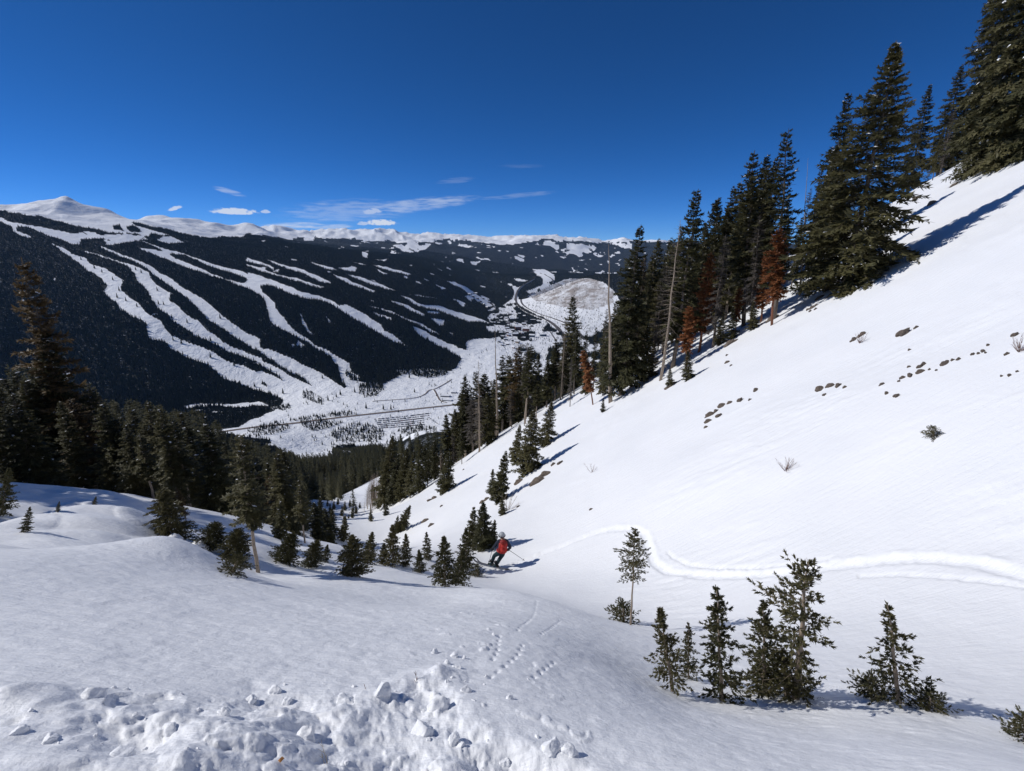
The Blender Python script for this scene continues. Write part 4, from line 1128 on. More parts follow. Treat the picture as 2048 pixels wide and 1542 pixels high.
# krummholz on the drifts at far left
for bx, by, tx, ty, k, lab in ((50, 1062, 95, 1000, 'fir_gully2', 'fir sapling bent far over on the drift at left'), (120, 1042, 205, 1022, 'fir_gully2', 'fir bough lying flat on the drifted snow at left'), (5, 1035, 22, 930, 'fir_gully', 'half-bare fir at the left edge above the drift'),
                               (186, 1030, 192, 990, 'fir_gully2', 'thin little fir standing upright on the drift')):
    spot(bx, by, tx, ty, k, lab, None, t0=7.5, name='fir_tree', wide=.8)

# ------------------------------------------------------------------ little firs on the brow in front
for bx, by, tx, ty, k, lab, w in (
        (1262, 1246, 1270, 1054, 'firA', 'lollipop-shaped little fir with long bare stem beside the ski track', 1.0), (1248, 1240, 1246, 1205, 'bush', 'fir tuft at the foot of the lollipop-shaped fir', 1.0),
        (1348, 1382, 1322, 1203, 'firB', 'leftmost fir of the front row, with bare lower stem', 1.0), (1378, 1356, 1378, 1238, 'firC', 'small fir behind the leftmost one of the front row', .8),
        (1445, 1402, 1436, 1158, 'firC', 'tallest slender fir in the middle of the front row', .9), (1530, 1388, 1530, 1186, 'firD', 'dense fir right of the tallest slender one', .9),
        (1590, 1398, 1618, 1110, 'firE', 'windswept leaning fir with bare pale trunk', 1.0), (1576, 1392, 1570, 1305, 'bush', 'fir skirt round the foot of the windswept fir', 1.0), (1800, 1408, 1785, 1176, 'firF', 'neat fir standing apart at right of the front row', 1.0),
        (1745, 1396, 1738, 1352, 'bush', 'yellow-green fir tuft left of the neat fir', 1.2), (1858, 1420, 1862, 1385, 'bush', 'low fir bough right of the neat fir', 1.2), (2056, 1482, 2054, 1432, 'bush', 'fir tips at the right edge of the picture', 1.2)):
    spot(bx, by, tx, ty, k, lab, None, t0=3.5 if by > 1300 else 7.0, name='fir_tree', wide=w, sink=.03)

# bare brush in the gully mouth
for i, (bx, by, ty) in enumerate([(738, 1010, 955), (742, 1005, 948), (748, 1008, 950), (752, 1004, 940), (745, 1015, 962), (756, 1012, 958), (735, 1018, 968), (750, 1018, 970), (740, 1022, 990), (728, 1024, 1000), (745, 1026, 1000), (880, 940, 900), (872, 948, 905), (755, 1000, 952), (760, 998, 948), (746, 1000, 945), (740, 1000, 958), (758, 1006, 965), (751, 1012, 968), (735, 1008, 972), (744, 1010, 952), (762, 1004, 960), (733, 1014, 975)]):
    spot(bx, by, bx + 2, ty, 'aspen', 'bare brown willow stem in the brush at the gully mouth' if i not in (11, 12) else 'bare brown aspen at the edge of the lower spur group', 'bare brown willow stems' if i not in (11, 12) else 'bare aspens by the spur', t0=50.0, name='bare_willow' if i not in (11, 12) else 'bare_aspen')

# ------------------------------------------------------------------ distant woods
def tier_tree(seed, tiers, pts, H=1.0, R=0.17):
    r_ = random.Random(seed); v, f = [], []
    for k in range(tiers):
        z0 = H * (0.06 + 0.80 * k / tiers); z1 = H * (0.06 + 0.80 * (k + 1) / tiers + 0.17)
        if k == tiers - 1: z1 = H
        rr = R * (1 - 0.86 * k / tiers)
        b = len(v); v.append((r_.uniform(-.01, .01), r_.uniform(-.01, .01), z1)); a0 = r_.uniform(0, 6.28)
        for j in range(pts * 2):
            a = a0 + math.pi * j / pts; q = rr * (r_.uniform(.85, 1.2) if j % 2 == 0 else r_.uniform(.45, .6))
            v.append((q * math.cos(a), q * math.sin(a), z0 + (0 if j % 2 == 0 else .03) + r_.uniform(-.02, .02)))
        for j in range(pts * 2):
            f.append((b, b + 1 + j, b + 1 + (j + 1) % (pts * 2)))
    return v, f
FAR_CROWN = [mesh_of('distant_crown', *tier_tree(300 + i, 5, 5)) for i in range(3)]
for me in FAR_CROWN: me.materials.append(M_NEEDLE_FAR)
tk = MB(); tk.tube([(0, 0, -.05), (0, 0, .5)], [.014, .006], 5)
FAR_TRUNK = tk.mesh('distant_trunk'); FAR_TRUNK.materials.append(M_BARK)

# lone trees on the runs
LONE = Z1([(440, 500), (640, 590), (745, 660), (805, 690), (890, 750), (940, 835), (925, 890), (993, 915), (1080, 960), (1070, 672), (1130, 662), (1115, 695), (1240, 835), (1250, 940), (1290, 945),
           (1300, 1030), (1355, 1052), (1440, 808), (1475, 1085), (1735, 1052), (1660, 1232), (1365, 1225), (1430, 1250), (1660, 1362), (1845, 1425)]) + \
       Z4([(430, 290), (655, 345), (1107, 355), (965, 225), (1010, 400), (1220, 335), (1075, 372), (1690, 335), (1650, 220), (1310, 460), (1445, 470), (1505, 470)])
lone_objs = []
for i, (px, py) in enumerate(LONE):
    b = hit(px, py, 1200.0, step=1.006)
    if b is None: continue
    o = empty('spruce_tree', b); h = random.Random(i).uniform(24, 33)
    o.scale = (h * 1.1, h * 1.1, h); o.rotation_euler = (0, 0, i * 1.7)
    link('trunk', FAR_TRUNK, None, o); lone_objs.append(link('crown', FAR_CROWN[i % 3], None, o))
    far_from = 'lone distant spruce, %s among those standing on the ski runs' % WORDS[min(i, 19)] if i < 20 else 'lone distant spruce, %s on the lower runs and valley floor' % WORDS[i - 20]
    tag(o, far_from, 'tree', 'lone spruces on the ski runs')

def forest(name, label, pts, scl, crown_obj, seed=0):
    """one mass of trees: points that each carry a crown"""
    me = bpy.data.meshes.new(name)
    n = len(pts); me.vertices.add(n); me.vertices.foreach_set('co', np.asarray(pts, np.float32).ravel())
    me.attributes.new('size', 'FLOAT', 'POINT').data.foreach_set('value', np.asarray(scl, np.float32))
    rr = np.random.RandomState(seed).uniform(0, 6.28, n).astype(np.float32)
    me.attributes.new('turn', 'FLOAT', 'POINT').data.foreach_set('value', rr)
    o = link(name, me)
    ng = bpy.data.node_groups.new(name, 'GeometryNodeTree')
    ng.interface.new_socket('Geometry', in_out='INPUT', socket_type='NodeSocketGeometry')
    ng.interface.new_socket('Geometry', in_out='OUTPUT', socket_type='NodeSocketGeometry')
    N = ng.nodes; L = ng.links
    gi, go = N.new('NodeGroupInput'), N.new('NodeGroupOutput')
    ip = N.new('GeometryNodeInstanceOnPoints'); oi = N.new('GeometryNodeObjectInfo')
    oi.inputs['Object'].default_value = crown_obj; oi.transform_space = 'ORIGINAL'
    def named(nm):
        q = N.new('GeometryNodeInputNamedAttribute'); q.data_type = 'FLOAT'; q.inputs['Name'].default_value = nm
        return q.outputs['Attribute']
    cx = N.new('ShaderNodeCombineXYZ'); L.new(named('turn'), cx.inputs['Z'])
    L.new(gi.outputs[0], ip.inputs['Points']); L.new(oi.outputs['Geometry'], ip.inputs['Instance'])
    L.new(cx.outputs[0], ip.inputs['Rotation']); L.new(named('size'), ip.inputs['Scale'])
    L.new(ip.outputs[0], go.inputs[0])
    md = o.modifiers.new('trees', 'NODES'); md.node_group = ng
    return tag(o, label, kind='stuff')

# cells of the far land that are wooded and in sight
dR = np.gradient(fr)[:, None]; dA = np.gradient(fa)[None, :]
area = FR * dR * dA * 1.06
rs_ = np.random.RandomState(5)
per = np.interp(FR, [230, 1500, 3200, 5200, 9000], [30, 42, 56, 80, 240])
want = np.where((FW > .2) & FVIS & (FR < 8800) & (FA > math.radians(-51)) & (FA < math.radians(25)), np.where(FW > .5, area / per, area / 75.), 0)
# trees thinly sown over the mottled ground and snow edges
cnt_ = rs_.poisson(want)
idx = np.repeat(np.arange(FX.size), cnt_.ravel())
u1, u2 = rs_.uniform(-.5, .5, len(idx)), rs_.uniform(-.5, .5, len(idx))
R_ = FR.ravel()[idx] + u1 * np.broadcast_to(dR, FR.shape).ravel()[idx]; A_ = FA.ravel()[idx] + u2 * np.broadcast_to(dA, FR.shape).ravel()[idx]
x_, y_ = R_ * np.sin(A_), R_ * np.cos(A_)
# height of the mesh itself under each tree
z_ = land(x_, y_)
ok = cover(x_ + rs_.normal(0, 6, len(x_)), y_ + rs_.normal(0, 6, len(x_)), z_) > .2
x_, y_, z_, R_ = x_[ok], y_[ok], z_[ok], R_[ok]
s_ = rs_.uniform(13, 27, len(x_)) * np.interp(R_, [300, 1600], [.75, 1]) * np.where((R_ > 1450) & (R_ < 2350) & (z_ < -560), .62, 1) * np.interp(R_, [300, 3000, 4200, 9000], [1, .92, .62, .75])
# scattered trees on the open ground: aspen hill, village, valley floor
OPEN = [(ASPEN, 1500.), (Z3([(420, 940), (600, 880), (760, 930), (1000, 960), (1300, 940), (1300, 1200), (900, 1240), (760, 1100), (560, 1010)]), 900.),
        ([(985, 620), (1030, 605), (1100, 650), (1140, 700), (1040, 740), (985, 690)], 1100.), ([(480, 860), (620, 800), (760, 770), (900, 745), (930, 700), (1010, 700), (900, 830), (760, 900), (620, 920)], 7000.), ([(560, 890), (760, 850), (880, 830), (880, 880), (640, 910)], 1800.)]
ex_, ey_, ez_ = [], [], []
for poly, a_ in OPEN:
    ins_ = in_poly(fpx, fpy, poly) & (FW < .5) & FVIS & (FR > 1300)
    c_ = rs_.poisson(np.where(ins_, area / a_, 0)); i_ = np.repeat(np.arange(FX.size), c_.ravel())
    ex_.append(FX.ravel()[i_] + rs_.uniform(-5, 5, len(i_))); ey_.append(FY.ravel()[i_] + rs_.uniform(-5, 5, len(i_)))
ex_, ey_ = np.concatenate(ex_), np.concatenate(ey_); ez_ = land(ex_, ey_)
x_, y_, z_ = np.r_[x_, ex_], np.r_[y_, ey_], np.r_[z_, ez_]; R_ = np.hypot(x_, y_); s_ = np.r_[s_, rs_.uniform(7, 17, len(ex_))]
tpx, tpy, _ = project(x_, y_, z_ + s_)
# the near wood keeps below the clearings on the valley floor
low = (R_ > 1450) | (tpy > np.interp(tpx, [0, 400, 480, 560, 640, 700, 760, 800, 900], [740, 815, 868, 884, 893, 893, 884, 858, 838]))
x_, y_, z_, R_, s_ = x_[low], y_[low], z_[low], R_[low], s_[low]
near_w = R_ < 1450
pick = rs_.randint(0, 3, len(x_))
for k in range(3):
    m_ = (pick == k) & ~near_w
    forest('distant_forest', 'dark conifer forest covering the ski mountain and valley', np.c_[x_[m_], y_[m_], z_[m_] - .4], s_[m_], lone_objs[k if k < len(lone_objs) else 0], k)
m_ = near_w
K['lod'] = Kind('spruce', 1.0, M_NEEDLE, M_BARK, seed=64, R=.15, whorl=.036, per=5, twigs=3, droop=.4, taper=.8, rough=.35, clear=.06, tw=.05, teeth=4, limbs=False, trunk_r=.012)
lod_tree = spot(705, 1003, 705, 975, 'lod', 'front spruce of the forest below the gully', None, t0=60.0)
forest('slope_forest', 'dense dark spruce forest on the slope below the gully', np.c_[x_[m_], y_[m_], z_[m_] - .4], s_[m_] * .95, [c for c in lod_tree.children if c.name.startswith('crown')][0], 9)
# the same wood this side, up to the foot of the left bank
fx, fy, fs = [], [], []
rr_ = random.Random(91)
for k in range(2600):
    r = math.exp(rr_.uniform(math.log(62), math.log(240))); a = math.radians(rr_.uniform(-50, -15))
    x, y = r * math.sin(a), r * math.cos(a)
    fx.append(x); fy.append(y); fs.append(rr_.uniform(8, 15))
fx, fy = np.array(fx), np.array(fy); fz = land(fx, fy)
ppx, ppy, _ = project(fx, fy, fz)
gully = in_poly(ppx, ppy, [(640, 1075), (628, 1005), (700, 1000), (735, 1003), (735, 940), (770, 940), (800, 1000), (800, 1100), (640, 1100)])
tpx, tpy, _ = project(fx, fy, fz + np.array(fs))
kp = (ppx < 745) & ~gully & (tpy > np.interp(tpx, [0, 400, 480, 560, 640, 700, 760], [745, 815, 868, 888, 930, 960, 990]))
forest('bank_forest', 'dark spruce wood behind the left bank', np.c_[fx[kp], fy[kp], fz[kp] - .3], np.array(fs)[kp], [c for c in lod_tree.children if c.name.startswith('crown')][0], 12)
RE = np.array(REAR)
forest('rear_spruces', 'mass of dark spruces behind the front rows of the stands', RE[:, :3] - (0, 0, .3), RE[:, 3], [c for c in lod_tree.children if c.name.startswith('crown')][0], 14)
# saplings scattered over the shaded bank of the gully
for i, (px, py) in enumerate([(655, 1012), (668, 1020), (676, 1010), (690, 1022), (700, 1014), (684, 1032), (712, 1026), (660, 1028), (705, 1036), (720, 1018), (698, 1046)]):
    spot(px, py, px, py - 14 - (i * 5) % 9, 'young2', 'sapling on the shaded bank of the gully, %s from the left' % WORDS[sorted([655, 668, 676, 690, 700, 684, 712, 660, 705, 720, 698]).index(px)], 'saplings on the gully bank', t0=50.0)

# ------------------------------------------------------------------ roads
M_ROAD = plain('wet_asphalt', (0.12, 0.105, 0.095), .7, .3, .05)
M_DIRT = plain('sanded_road', (0.17, 0.135, 0.11), .85, .3, .05)
def road(name, line, width, mat, label, lift=1.2, step=18.0, t0=1200.0):
    pts = [hit(px, py, t0, step=1.004) for px, py in line]
    pts = np.array([p[:2] for p in pts if p is not None])
    for _ in range(2):       # round the corners
        q = [pts[0]]
        for a, b in zip(pts[:-1], pts[1:]): q += [a * .75 + b * .25, a * .25 + b * .75]
        pts = np.array(q + [pts[-1]])
    d = np.r_[0, np.cumsum(np.hypot(*np.diff(pts, axis=0).T))]
    s = np.arange(0, d[-1], step)
    c = np.c_[np.interp(s, d, pts[:, 0]), np.interp(s, d, pts[:, 1])]
    tn = np.gradient(c, axis=0); tn /= np.linalg.norm(tn, axis=1)[:, None] + 1e-9
    nm = np.c_[-tn[:, 1], tn[:, 0]]
    z = land(c[:, 0], c[:, 1])
    zs = np.convolve(np.r_[[z[0]] * 3, z, [z[-1]] * 3], np.ones(7) / 7, 'valid')
    zs = np.maximum(zs, z) + lift
    rows = []
    for off, dz in ((-width * .5 - 5, -4.5), (-width * .5, 0), (width * .5, 0), (width * .5 + 5, -4.5)):
        rows.append(np.c_[c + nm * off, zs + dz])
    V = np.stack(rows, 1); n = len(c)
    f = []; mi = []
    for i in range(n - 1):
        for j in range(3): f.append((i * 4 + j, i * 4 + j + 1, i * 4 + j + 5, i * 4 + j + 4)); mi.append(0 if j == 1 else 1)
    me = mesh_of(name, V.reshape(-1, 3), f); me.materials.append(mat); me.materials.append(M_CLUMP)
    me.polygons.foreach_set('material_index', mi)
    return tag(link(name, me), label, kind='structure')
road('highway', [(1135, 690), (1125, 668), (1112, 652), (1095, 640), (1075, 632), (1050, 622), (1035, 610), (1030, 598), (1032, 584), (1042, 572), (1060, 562), (1070, 557), (1064, 550), (1060, 546), (1070, 541)], 34, M_ROAD, 'highway curving up the valley to the pass')
road('highway', [(1170, 680), (1150, 658), (1130, 645), (1110, 638), (1090, 632), (1065, 622), (1048, 612), (1042, 603), (1045, 596), (1056, 590), (1068, 586)], 30, M_ROAD, 'second carriageway curving round the foot of the aspen hill')
road('highway', [(1080, 546), (1095, 553), (1106, 560), (1105, 568)], 20, M_ROAD, 'road bend on the far meadow')
road('valley_road', [(440, 865), (500, 856), (580, 848), (640, 840), (700, 833), (780, 824), (860, 815), (940, 806), (1000, 800)], 17, M_DIRT, 'straight brown road across the valley floor')
road('access_road', [(745, 803), (790, 800), (830, 797), (850, 790), (858, 780), (868, 779), (874, 790), (880, 803), (895, 806)], 8, M_DIRT, 'narrow road bending to the sheds')
road('access_road', [(868, 779), (890, 768), (905, 758)], 8, M_DIRT, 'spur road up to the machinery yard')
road('village_road', [(1090, 655), (1100, 663), (1106, 672), (1112, 682)], 10, M_ROAD, 'village street below the highway')
road('village_road', [(980, 603), (988, 612), (990, 618), (1000, 621), (1015, 624), (1030, 632)], 9, M_ROAD, 'street along the village runs')

# ------------------------------------------------------------------ village and sheds
WALLS = [('red-brown', plain('red_brown_walls', (.15, .065, .045), .8, .3, .3)), ('dark brown', plain('dark_brown_walls', (.055, .042, .034), .8, .3, .3)), ('grey', plain('grey_walls', (.13, .13, .135), .8, .3, .3)),
         ('tan', plain('tan_walls', (.22, .165, .115), .8, .3, .3)), ('blue-grey', plain('blue_grey_walls', (.06, .09, .13), .7, .3, .3))]
M_PANE = plain('window_glass', (.02, .03, .04), .2, .2, 1.0, .6)
def building(base, L, W, H, rz, wall, gable, label, group, name='building', rows=2):
    o = empty(name, (base[0], base[1], base[2]), rz)
    w = MB(); w.box(-L / 2, L / 2, -W / 2, W / 2, -8, H)
    if gable: w.add([(-L / 2, -W / 2, H), (-L / 2, W / 2, H), (-L / 2, 0, H + W * .32), (L / 2, -W / 2, H), (L / 2, W / 2, H), (L / 2, 0, H + W * .32)], [(0, 2, 1), (3, 4, 5)])
    link('wall', w.mesh('wall'), wall, o)
    r = MB(); e = 1.2
    if gable:
        hh = H + W * .32
        for s in (-1, 1):
            r.add([(-L / 2 - e, s * (W / 2 + e), H - .7), (L / 2 + e, s * (W / 2 + e), H - .7), (L / 2 + e, 0, hh + .2), (-L / 2 - e, 0, hh + .2),
                   (-L / 2 - e, s * (W / 2 + e), H + .4), (L / 2 + e, s * (W / 2 + e), H + .4), (L / 2 + e, 0, hh + 1.3), (-L / 2 - e, 0, hh + 1.3)],
                  [(4, 5, 6, 7), (0, 1, 5, 4), (0, 4, 7, 3), (1, 2, 6, 5), (0, 3, 2, 1)])
    else:
        r.box(-L / 2 - .6, L / 2 + .6, -W / 2 - .6, W / 2 + .6, H + .02, H + 1.1)
    link('roof', r.mesh('roof'), M_CLUMP, o)
    nw = max(3, int(L / 7))
    g = MB()
    g.box(-1.2, 1.2, -.06, .06, -1.0, 1.0)
    gm = g.mesh('window'); gm.materials.append(M_PANE)
    for k in range(rows):
        for j in range(nw):
            q = link('window', gm, None, o); q.location = (-L / 2 + L * (j + .5) / nw, -W / 2 - .03, H * (k + .6) / (rows + .25))
    tag(o, label, 'building', group)
    return o
rb = random.Random(15)
explicit = [((1036, 660), 46, 24, 26, 0, True, 'tall red-brown lodge at the centre of the village'), ((1052, 662), 52, 24, 20, 0, False, 'long red-brown lodge right of the tall one'), ((1031, 672), 40, 22, 18, 1, True, 'dark brown lodge in front of the tall red-brown one'),
            ((1066, 642), 44, 20, 13, 1, False, 'long dark building below the highway bend'), ((1086, 672), 46, 24, 14, 4, False, 'blue-grey hall at the right of the village'), ((1064, 674), 40, 20, 15, 4, True, 'blue-grey gabled building in front of the lodges'),
            ((1024, 640), 36, 20, 12, 1, True, 'dark brown gabled building at the upper left of the village'), ((1048, 650), 34, 18, 14, 3, True, 'tan gabled building behind the lodges')]
for (px, py), L, W, H, wi, gb, lab in explicit:
    b = hit(px, py, 1800.0, step=1.004)
    building(b, L, W, H, rb.uniform(-.25, .25), WALLS[wi][1], gb, lab, 'village buildings')
VILL = [(985, 628), (1012, 618), (1030, 625), (1060, 632), (1090, 648), (1105, 668), (1110, 692), (1070, 705), (1030, 700), (1000, 690), (990, 660)]
used = []
nb = 0
for k in range(400):
    if nb >= 34: break
    px, py = rb.uniform(985, 1112), rb.uniform(618, 704)
    if not in_poly(np.array([px]), np.array([py]), VILL)[0]: continue
    if any(abs(px - a) < 9 and abs(py - c) < 5 for a, c in used + [e[0] for e in explicit]): continue
    used.append((px, py))
used.sort()
for k, (px, py) in enumerate(used[:34]):
    b = hit(px, py, 1800.0, step=1.004)
    wi = rb.choice([1, 1, 2, 0, 3, 1]); sz = rb.uniform(14, 30)
    building(b, sz, sz * rb.uniform(.5, .7), rb.uniform(6, 12), rb.uniform(-.6, .6), WALLS[wi][1], rb.random() < .7,
             'snow-roofed %s chalet, %s from the left in the village' % (WALLS[wi][0], WORDS[k]), 'village buildings', name='chalet', rows=1)
for (px, py), L, W, H, lab in (((891, 793), 42, 22, 6, 'larger snow-roofed shed on the valley floor'), ((908, 786), 24, 18, 6, 'smaller snow-roofed shed behind the larger one'), ((895, 801), 40, 20, 4, 'low shed in front of the larger one on the valley floor')):
    b = hit(px, py, 1200.0, step=1.004); building(b, L, W, H, -.15, WALLS[2][1], False, lab, 'sheds on the valley floor', name='shed', rows=1)
for i, (px, py) in enumerate([(938, 590), (946, 594), (955, 598), (962, 604), (968, 610), (974, 616), (952, 588), (966, 598), (978, 606)]):
    b = hit(px, py, 1800.0, step=1.004)
    building(b, 26, 16, 10, i * .5, WALLS[1][1], True, 'dark chalet beside the upper village run, %s downhill' % WORDS[i], 'chalets by the upper run', name='chalet', rows=1)

# ------------------------------------------------------------------ car park
cmb = MB()
prof = [(-2.4, .35), (-2.4, .85), (-1.5, .95), (-.9, 1.5), (1.0, 1.55), (1.7, 1.0), (2.4, .85), (2.4, .35)]
for s in (-.93, .93): cmb.add([(x, s, z) for x, z in prof], [tuple(range(8)) if s > 0 else tuple(range(8))[::-1]])
cmb.add([], [])
n8 = 8
cmb.f += [(i, (i + 1) % n8, n8 + (i + 1) % n8, n8 + i) for i in range(n8)]
for sx in (-1.5, 1.5):
    for sy in (-.95, .95): cmb.tube([(sx, sy - .1, .33), (sx, sy + .1, .33)], [.34, .34], 6)
CARS = []
for nm, c in (('black', (.015, .015, .018)), ('dark grey', (.05, .052, .055)), ('white', (.7, .7, .7)), ('dark blue', (.02, .035, .08)), ('red', (.18, .02, .02)), ('silver', (.35, .36, .37))):
    me = cmb.mesh('parked_car'); me.materials.append(plain(nm.replace(' ', '_') + '_car_paint', c, .3, .1, 1.0, .5)); CARS.append((nm, me))
lot_a = [(748, 839), (750, 842.5), (752, 846), (754, 849.5), (756, 853), (758, 856.5)]
lot_b = [(862, 826.5), (858, 831), (848, 836.5), (847, 841), (848, 845), (849, 849)]
rc = random.Random(3); ncar = 0
for r_i, (a, bq) in enumerate(zip(lot_a, lot_b)):
    pa, pb = hit(*a, 1200.0, step=1.003), hit(*bq, 1200.0, step=1.003)
    L = np.hypot(*(pb - pa)[:2]); n = int(L / 3.7); dirv = (pb - pa)[:2] / L
    perp = np.array((-dirv[1], dirv[0])); rot = math.atan2(perp[1], perp[0])
    for k in range(n):
        if ncar >= 300 or rc.random() < .10: continue
        q = pa[:2] + dirv * (k + .5) * L / n
        nm, me = CARS[rc.choice([0, 0, 0, 1, 1, 0, 3, 4, 5, 1, 2])]
        o = link('parked_car', me); o.location = (q[0], q[1], land1(*q) + .5); o.rotation_euler = (0, 0, rot + (math.pi if rc.random() < .5 else 0))
        o.scale = (1.3, 1.35, 1.55)
        tag(o, '%s car in the %s row, counted from the road, of the valley car park' % (nm, WORDS[r_i]), 'car', 'cars in the valley car park'); ncar += 1
for k in range(7):
    q = P(858 + k * 3.2, 838 - k * .8 + (k % 3) * 3, 1); b = hit(858 + k * 3.2, 836 + k * 2.2, 1200.0, step=1.003)
    nm, me = CARS[k % 4]; o = link('parked_car', me); o.location = (b[0], b[1], b[2] + .5); o.scale = (1.3, 1.3, 1.4)
    tag(o, '%s car parked along the slanting aisle right of the rows, %s from the road' % (nm, WORDS[k]), 'car', 'cars along the aisle')

# ------------------------------------------------------------------ rocks
m, nt, b = new_mat('lichen_rock')
n = noise_node(nt, 6.0, 6, 0.7, mapped(nt)); oi = nt.nodes.new('ShaderNodeObjectInfo')
r = ramp(nt, n.outputs[0], [(0.32, (0.05, 0.042, 0.037)), (0.50, (0.15, 0.118, 0.095)), (0.70, (0.31, 0.24, 0.17))])
nt.links.new(r.outputs[0], b.inputs['Base Color']); b.inputs['Roughness'].default_value = .9
n2 = noise_node(nt, 14.0, 5, 0.7, mapped(nt)); bump(nt, b, [(n2.outputs[0], .8, .05)])
M_ROCK = m
def blob_mesh(name, seed, sub=3, amp=.35, flat=.0, freq=1.6, facet=False):
    import bmesh
    bm = bmesh.new(); bmesh.ops.create_icosphere(bm, subdivisions=sub, radius=1.0)
    from mathutils import noise as mn
    cuts = [(Vector((random.Random(seed * 9 + k).gauss(0, 1), random.Random(seed * 7 + k).gauss(0, 1), random.Random(seed * 5 + k).gauss(0, 1))).normalized(), random.Random(seed + k * 3).uniform(.55, .85)) for k in range(7 if facet else 0)]
    for v in bm.verts:
        p = v.co.copy()
        for nrm, d in cuts:
            e = p.dot(nrm) - d
            if e > 0: p -= nrm * e * .9
        q = p * freq + Vector((seed * 3.1, seed * 1.7, 0))
        v.co = p * (1 + amp * mn.noise(q) + amp * .45 * mn.noise(q * 2.7) + amp * .2 * mn.noise(q * 6.1))
    me = bpy.data.meshes.new(name); bm.to_mesh(me); bm.free()
    if not facet: me.polygons.foreach_set('use_smooth', [True] * len(me.polygons))
    return me
ROCKS = [blob_mesh('rock', 400 + i, 3, .28, facet=True) for i in range(5)]
for me in ROCKS: me.materials.append(M_ROCK)
def surf_normal(x, y, e=.4):
    return Vector((land1(x - e, y) - land1(x + e, y), land1(x, y - e) - land1(x, y + e), 2 * e)).normalized()
def on_slope(o, b, spin, up=0.0):
    nrm = surf_normal(b[0], b[1]); o.location = Vector(b) + nrm * up
    ax = Vector((1, .12, 0)); ax = (ax - nrm * ax.dot(nrm)).normalized(); ay = nrm.cross(ax)      # long axis up the hillside
    o.rotation_euler = (Matrix((ax, ay, nrm)).transposed() @ Matrix.Rotation(spin, 3, 'Z')).to_euler()
def ZA(x, y): return (1380 + x * .32617, 600 + y * .32617)
def ZB(x, y): return (700 + x * .25391, 700 + y * .25391)
RL = []
for x, y, w, h, lab in ((1312, 195, 80, 46, 'largest lone rock high on the open hillside'), (800, 540, 52, 48, 'grey boulder at the left of the middle rock trio'), (860, 522, 44, 34, 'tan rock in the middle of the rock trio'), (910, 522, 46, 26, 'tan rock at the right of the rock trio'),
                        (948, 537, 22, 12, 'rock chip right of the trio'), (825, 582, 24, 14, 'dark rock chip below the trio'), (405, 562, 40, 20, 'flat rock left of the trio'), (228, 393, 28, 22, 'dark rock below the stand edge'), (225, 350, 18, 10, 'small rock just above the dark one below the stand'), (250, 418, 18, 8, 'thin rock just below the dark one under the stand'),
                        (305, 628, 36, 32, 'upper right rock of the broken band'), (195, 658, 40, 44, 'darkest rock of the broken band'), (243, 640, 30, 28, 'rock right of the darkest one in the broken band'), (158, 690, 34, 22, 'rock left of the darkest one in the broken band'), (118, 716, 54, 34, 'long rock on the left of the broken band'),
                        (176, 716, 40, 30, 'tan rock low in the broken band'), (112, 750, 44, 22, 'flat dark rock near the foot of the broken band'), (98, 780, 22, 14, 'lowest rock of the broken band'), (365, 622, 20, 8, 'rock sliver right of the broken band')):
    RL.append((*ZA(x, y), w * .326, h * .326, lab))
for i, (x, y, w, h) in enumerate(((1435, 388, 34, 20), (1412, 405, 36, 24), (1415, 442, 44, 26), (1345, 404, 18, 12), (1350, 465, 44, 22), (1302, 478, 30, 20), (1282, 500, 16, 12), (1565, 388, 44, 28), (1580, 372, 22, 12), (1612, 362, 22, 10), (1650, 356, 24, 16), (1738, 322, 24, 14), (1775, 316, 18, 10),
                                 (1802, 302, 28, 14), (1816, 312, 14, 8), (1945, 325, 28, 12), (1265, 596, 30, 34), (1208, 575, 28, 14), (1175, 522, 34, 10), (1350, 290, 18, 12), (1470, 425, 14, 8), (1512, 430, 14, 8), (1836, 258, 20, 10), (1960, 464, 26, 10), (1910, 468, 14, 8), (1390, 155, 30, 12), (2008, 438, 14, 10),
                                 (750, 62, 36, 18), (722, 72, 24, 16), (772, 48, 22, 14), (768, 72, 20, 12), (735, 84, 22, 10), (1010, 240, 40, 22), (1062, 208, 40, 24), (1040, 222, 30, 18), (992, 252, 22, 14), (2000, 195, 40, 26))):
    RL.append((*ZA(x, y), w * .326, h * .326, '%s small dark rock from the left in the scattered line across the upper hillside' % i))
for x, y, w, h, lab in ((1330, 1042, 70, 54, 'grey boulder left of the split crag'), (1478, 1040, 60, 110, 'left half of the split grey crag below the spruces'), (1535, 985, 60, 90, 'right half of the split grey crag below the spruces'), (1600, 905, 40, 26, 'small rock above the split crag'), (1655, 893, 50, 24, 'rock sliver right above the split crag'),
                        (1078, 1178, 46, 26, 'low rock at the foot of the ragged spruces'), (1042, 1200, 44, 28, 'lowest rock under the ragged spruces'), (1130, 1140, 40, 40, 'rock among the roots of the ragged spruces'), (660, 1172, 34, 50, 'brown rock under the small lone spruce'), (625, 1190, 26, 40, 'dark rock left of the brown one under the small lone spruce'),
                        (895, 940, 16, 16, 'little rock at the snow edge under the grey dead spruce'), (592, 1350, 26, 60, 'broken rock streak on the lower hillside'), (640, 1382, 46, 24, 'brown rock right of the broken streak'), (720, 1236, 26, 14, 'rock chip on the lower hillside'), (1325, 1236, 30, 12, 'thin rock right of the bare shrub'), (1900, 1232, 30, 10, 'rock sliver far right of the split crag')):
    RL.append((*ZB(x, y), w * .254, h * .254, lab))
NUMW = WORDS + ['thirty-fifth', 'thirty-sixth', 'thirty-seventh', 'thirty-eighth']
small = sorted([q[0] for q in RL if q[4][0].isdigit()])
rk = random.Random(8)
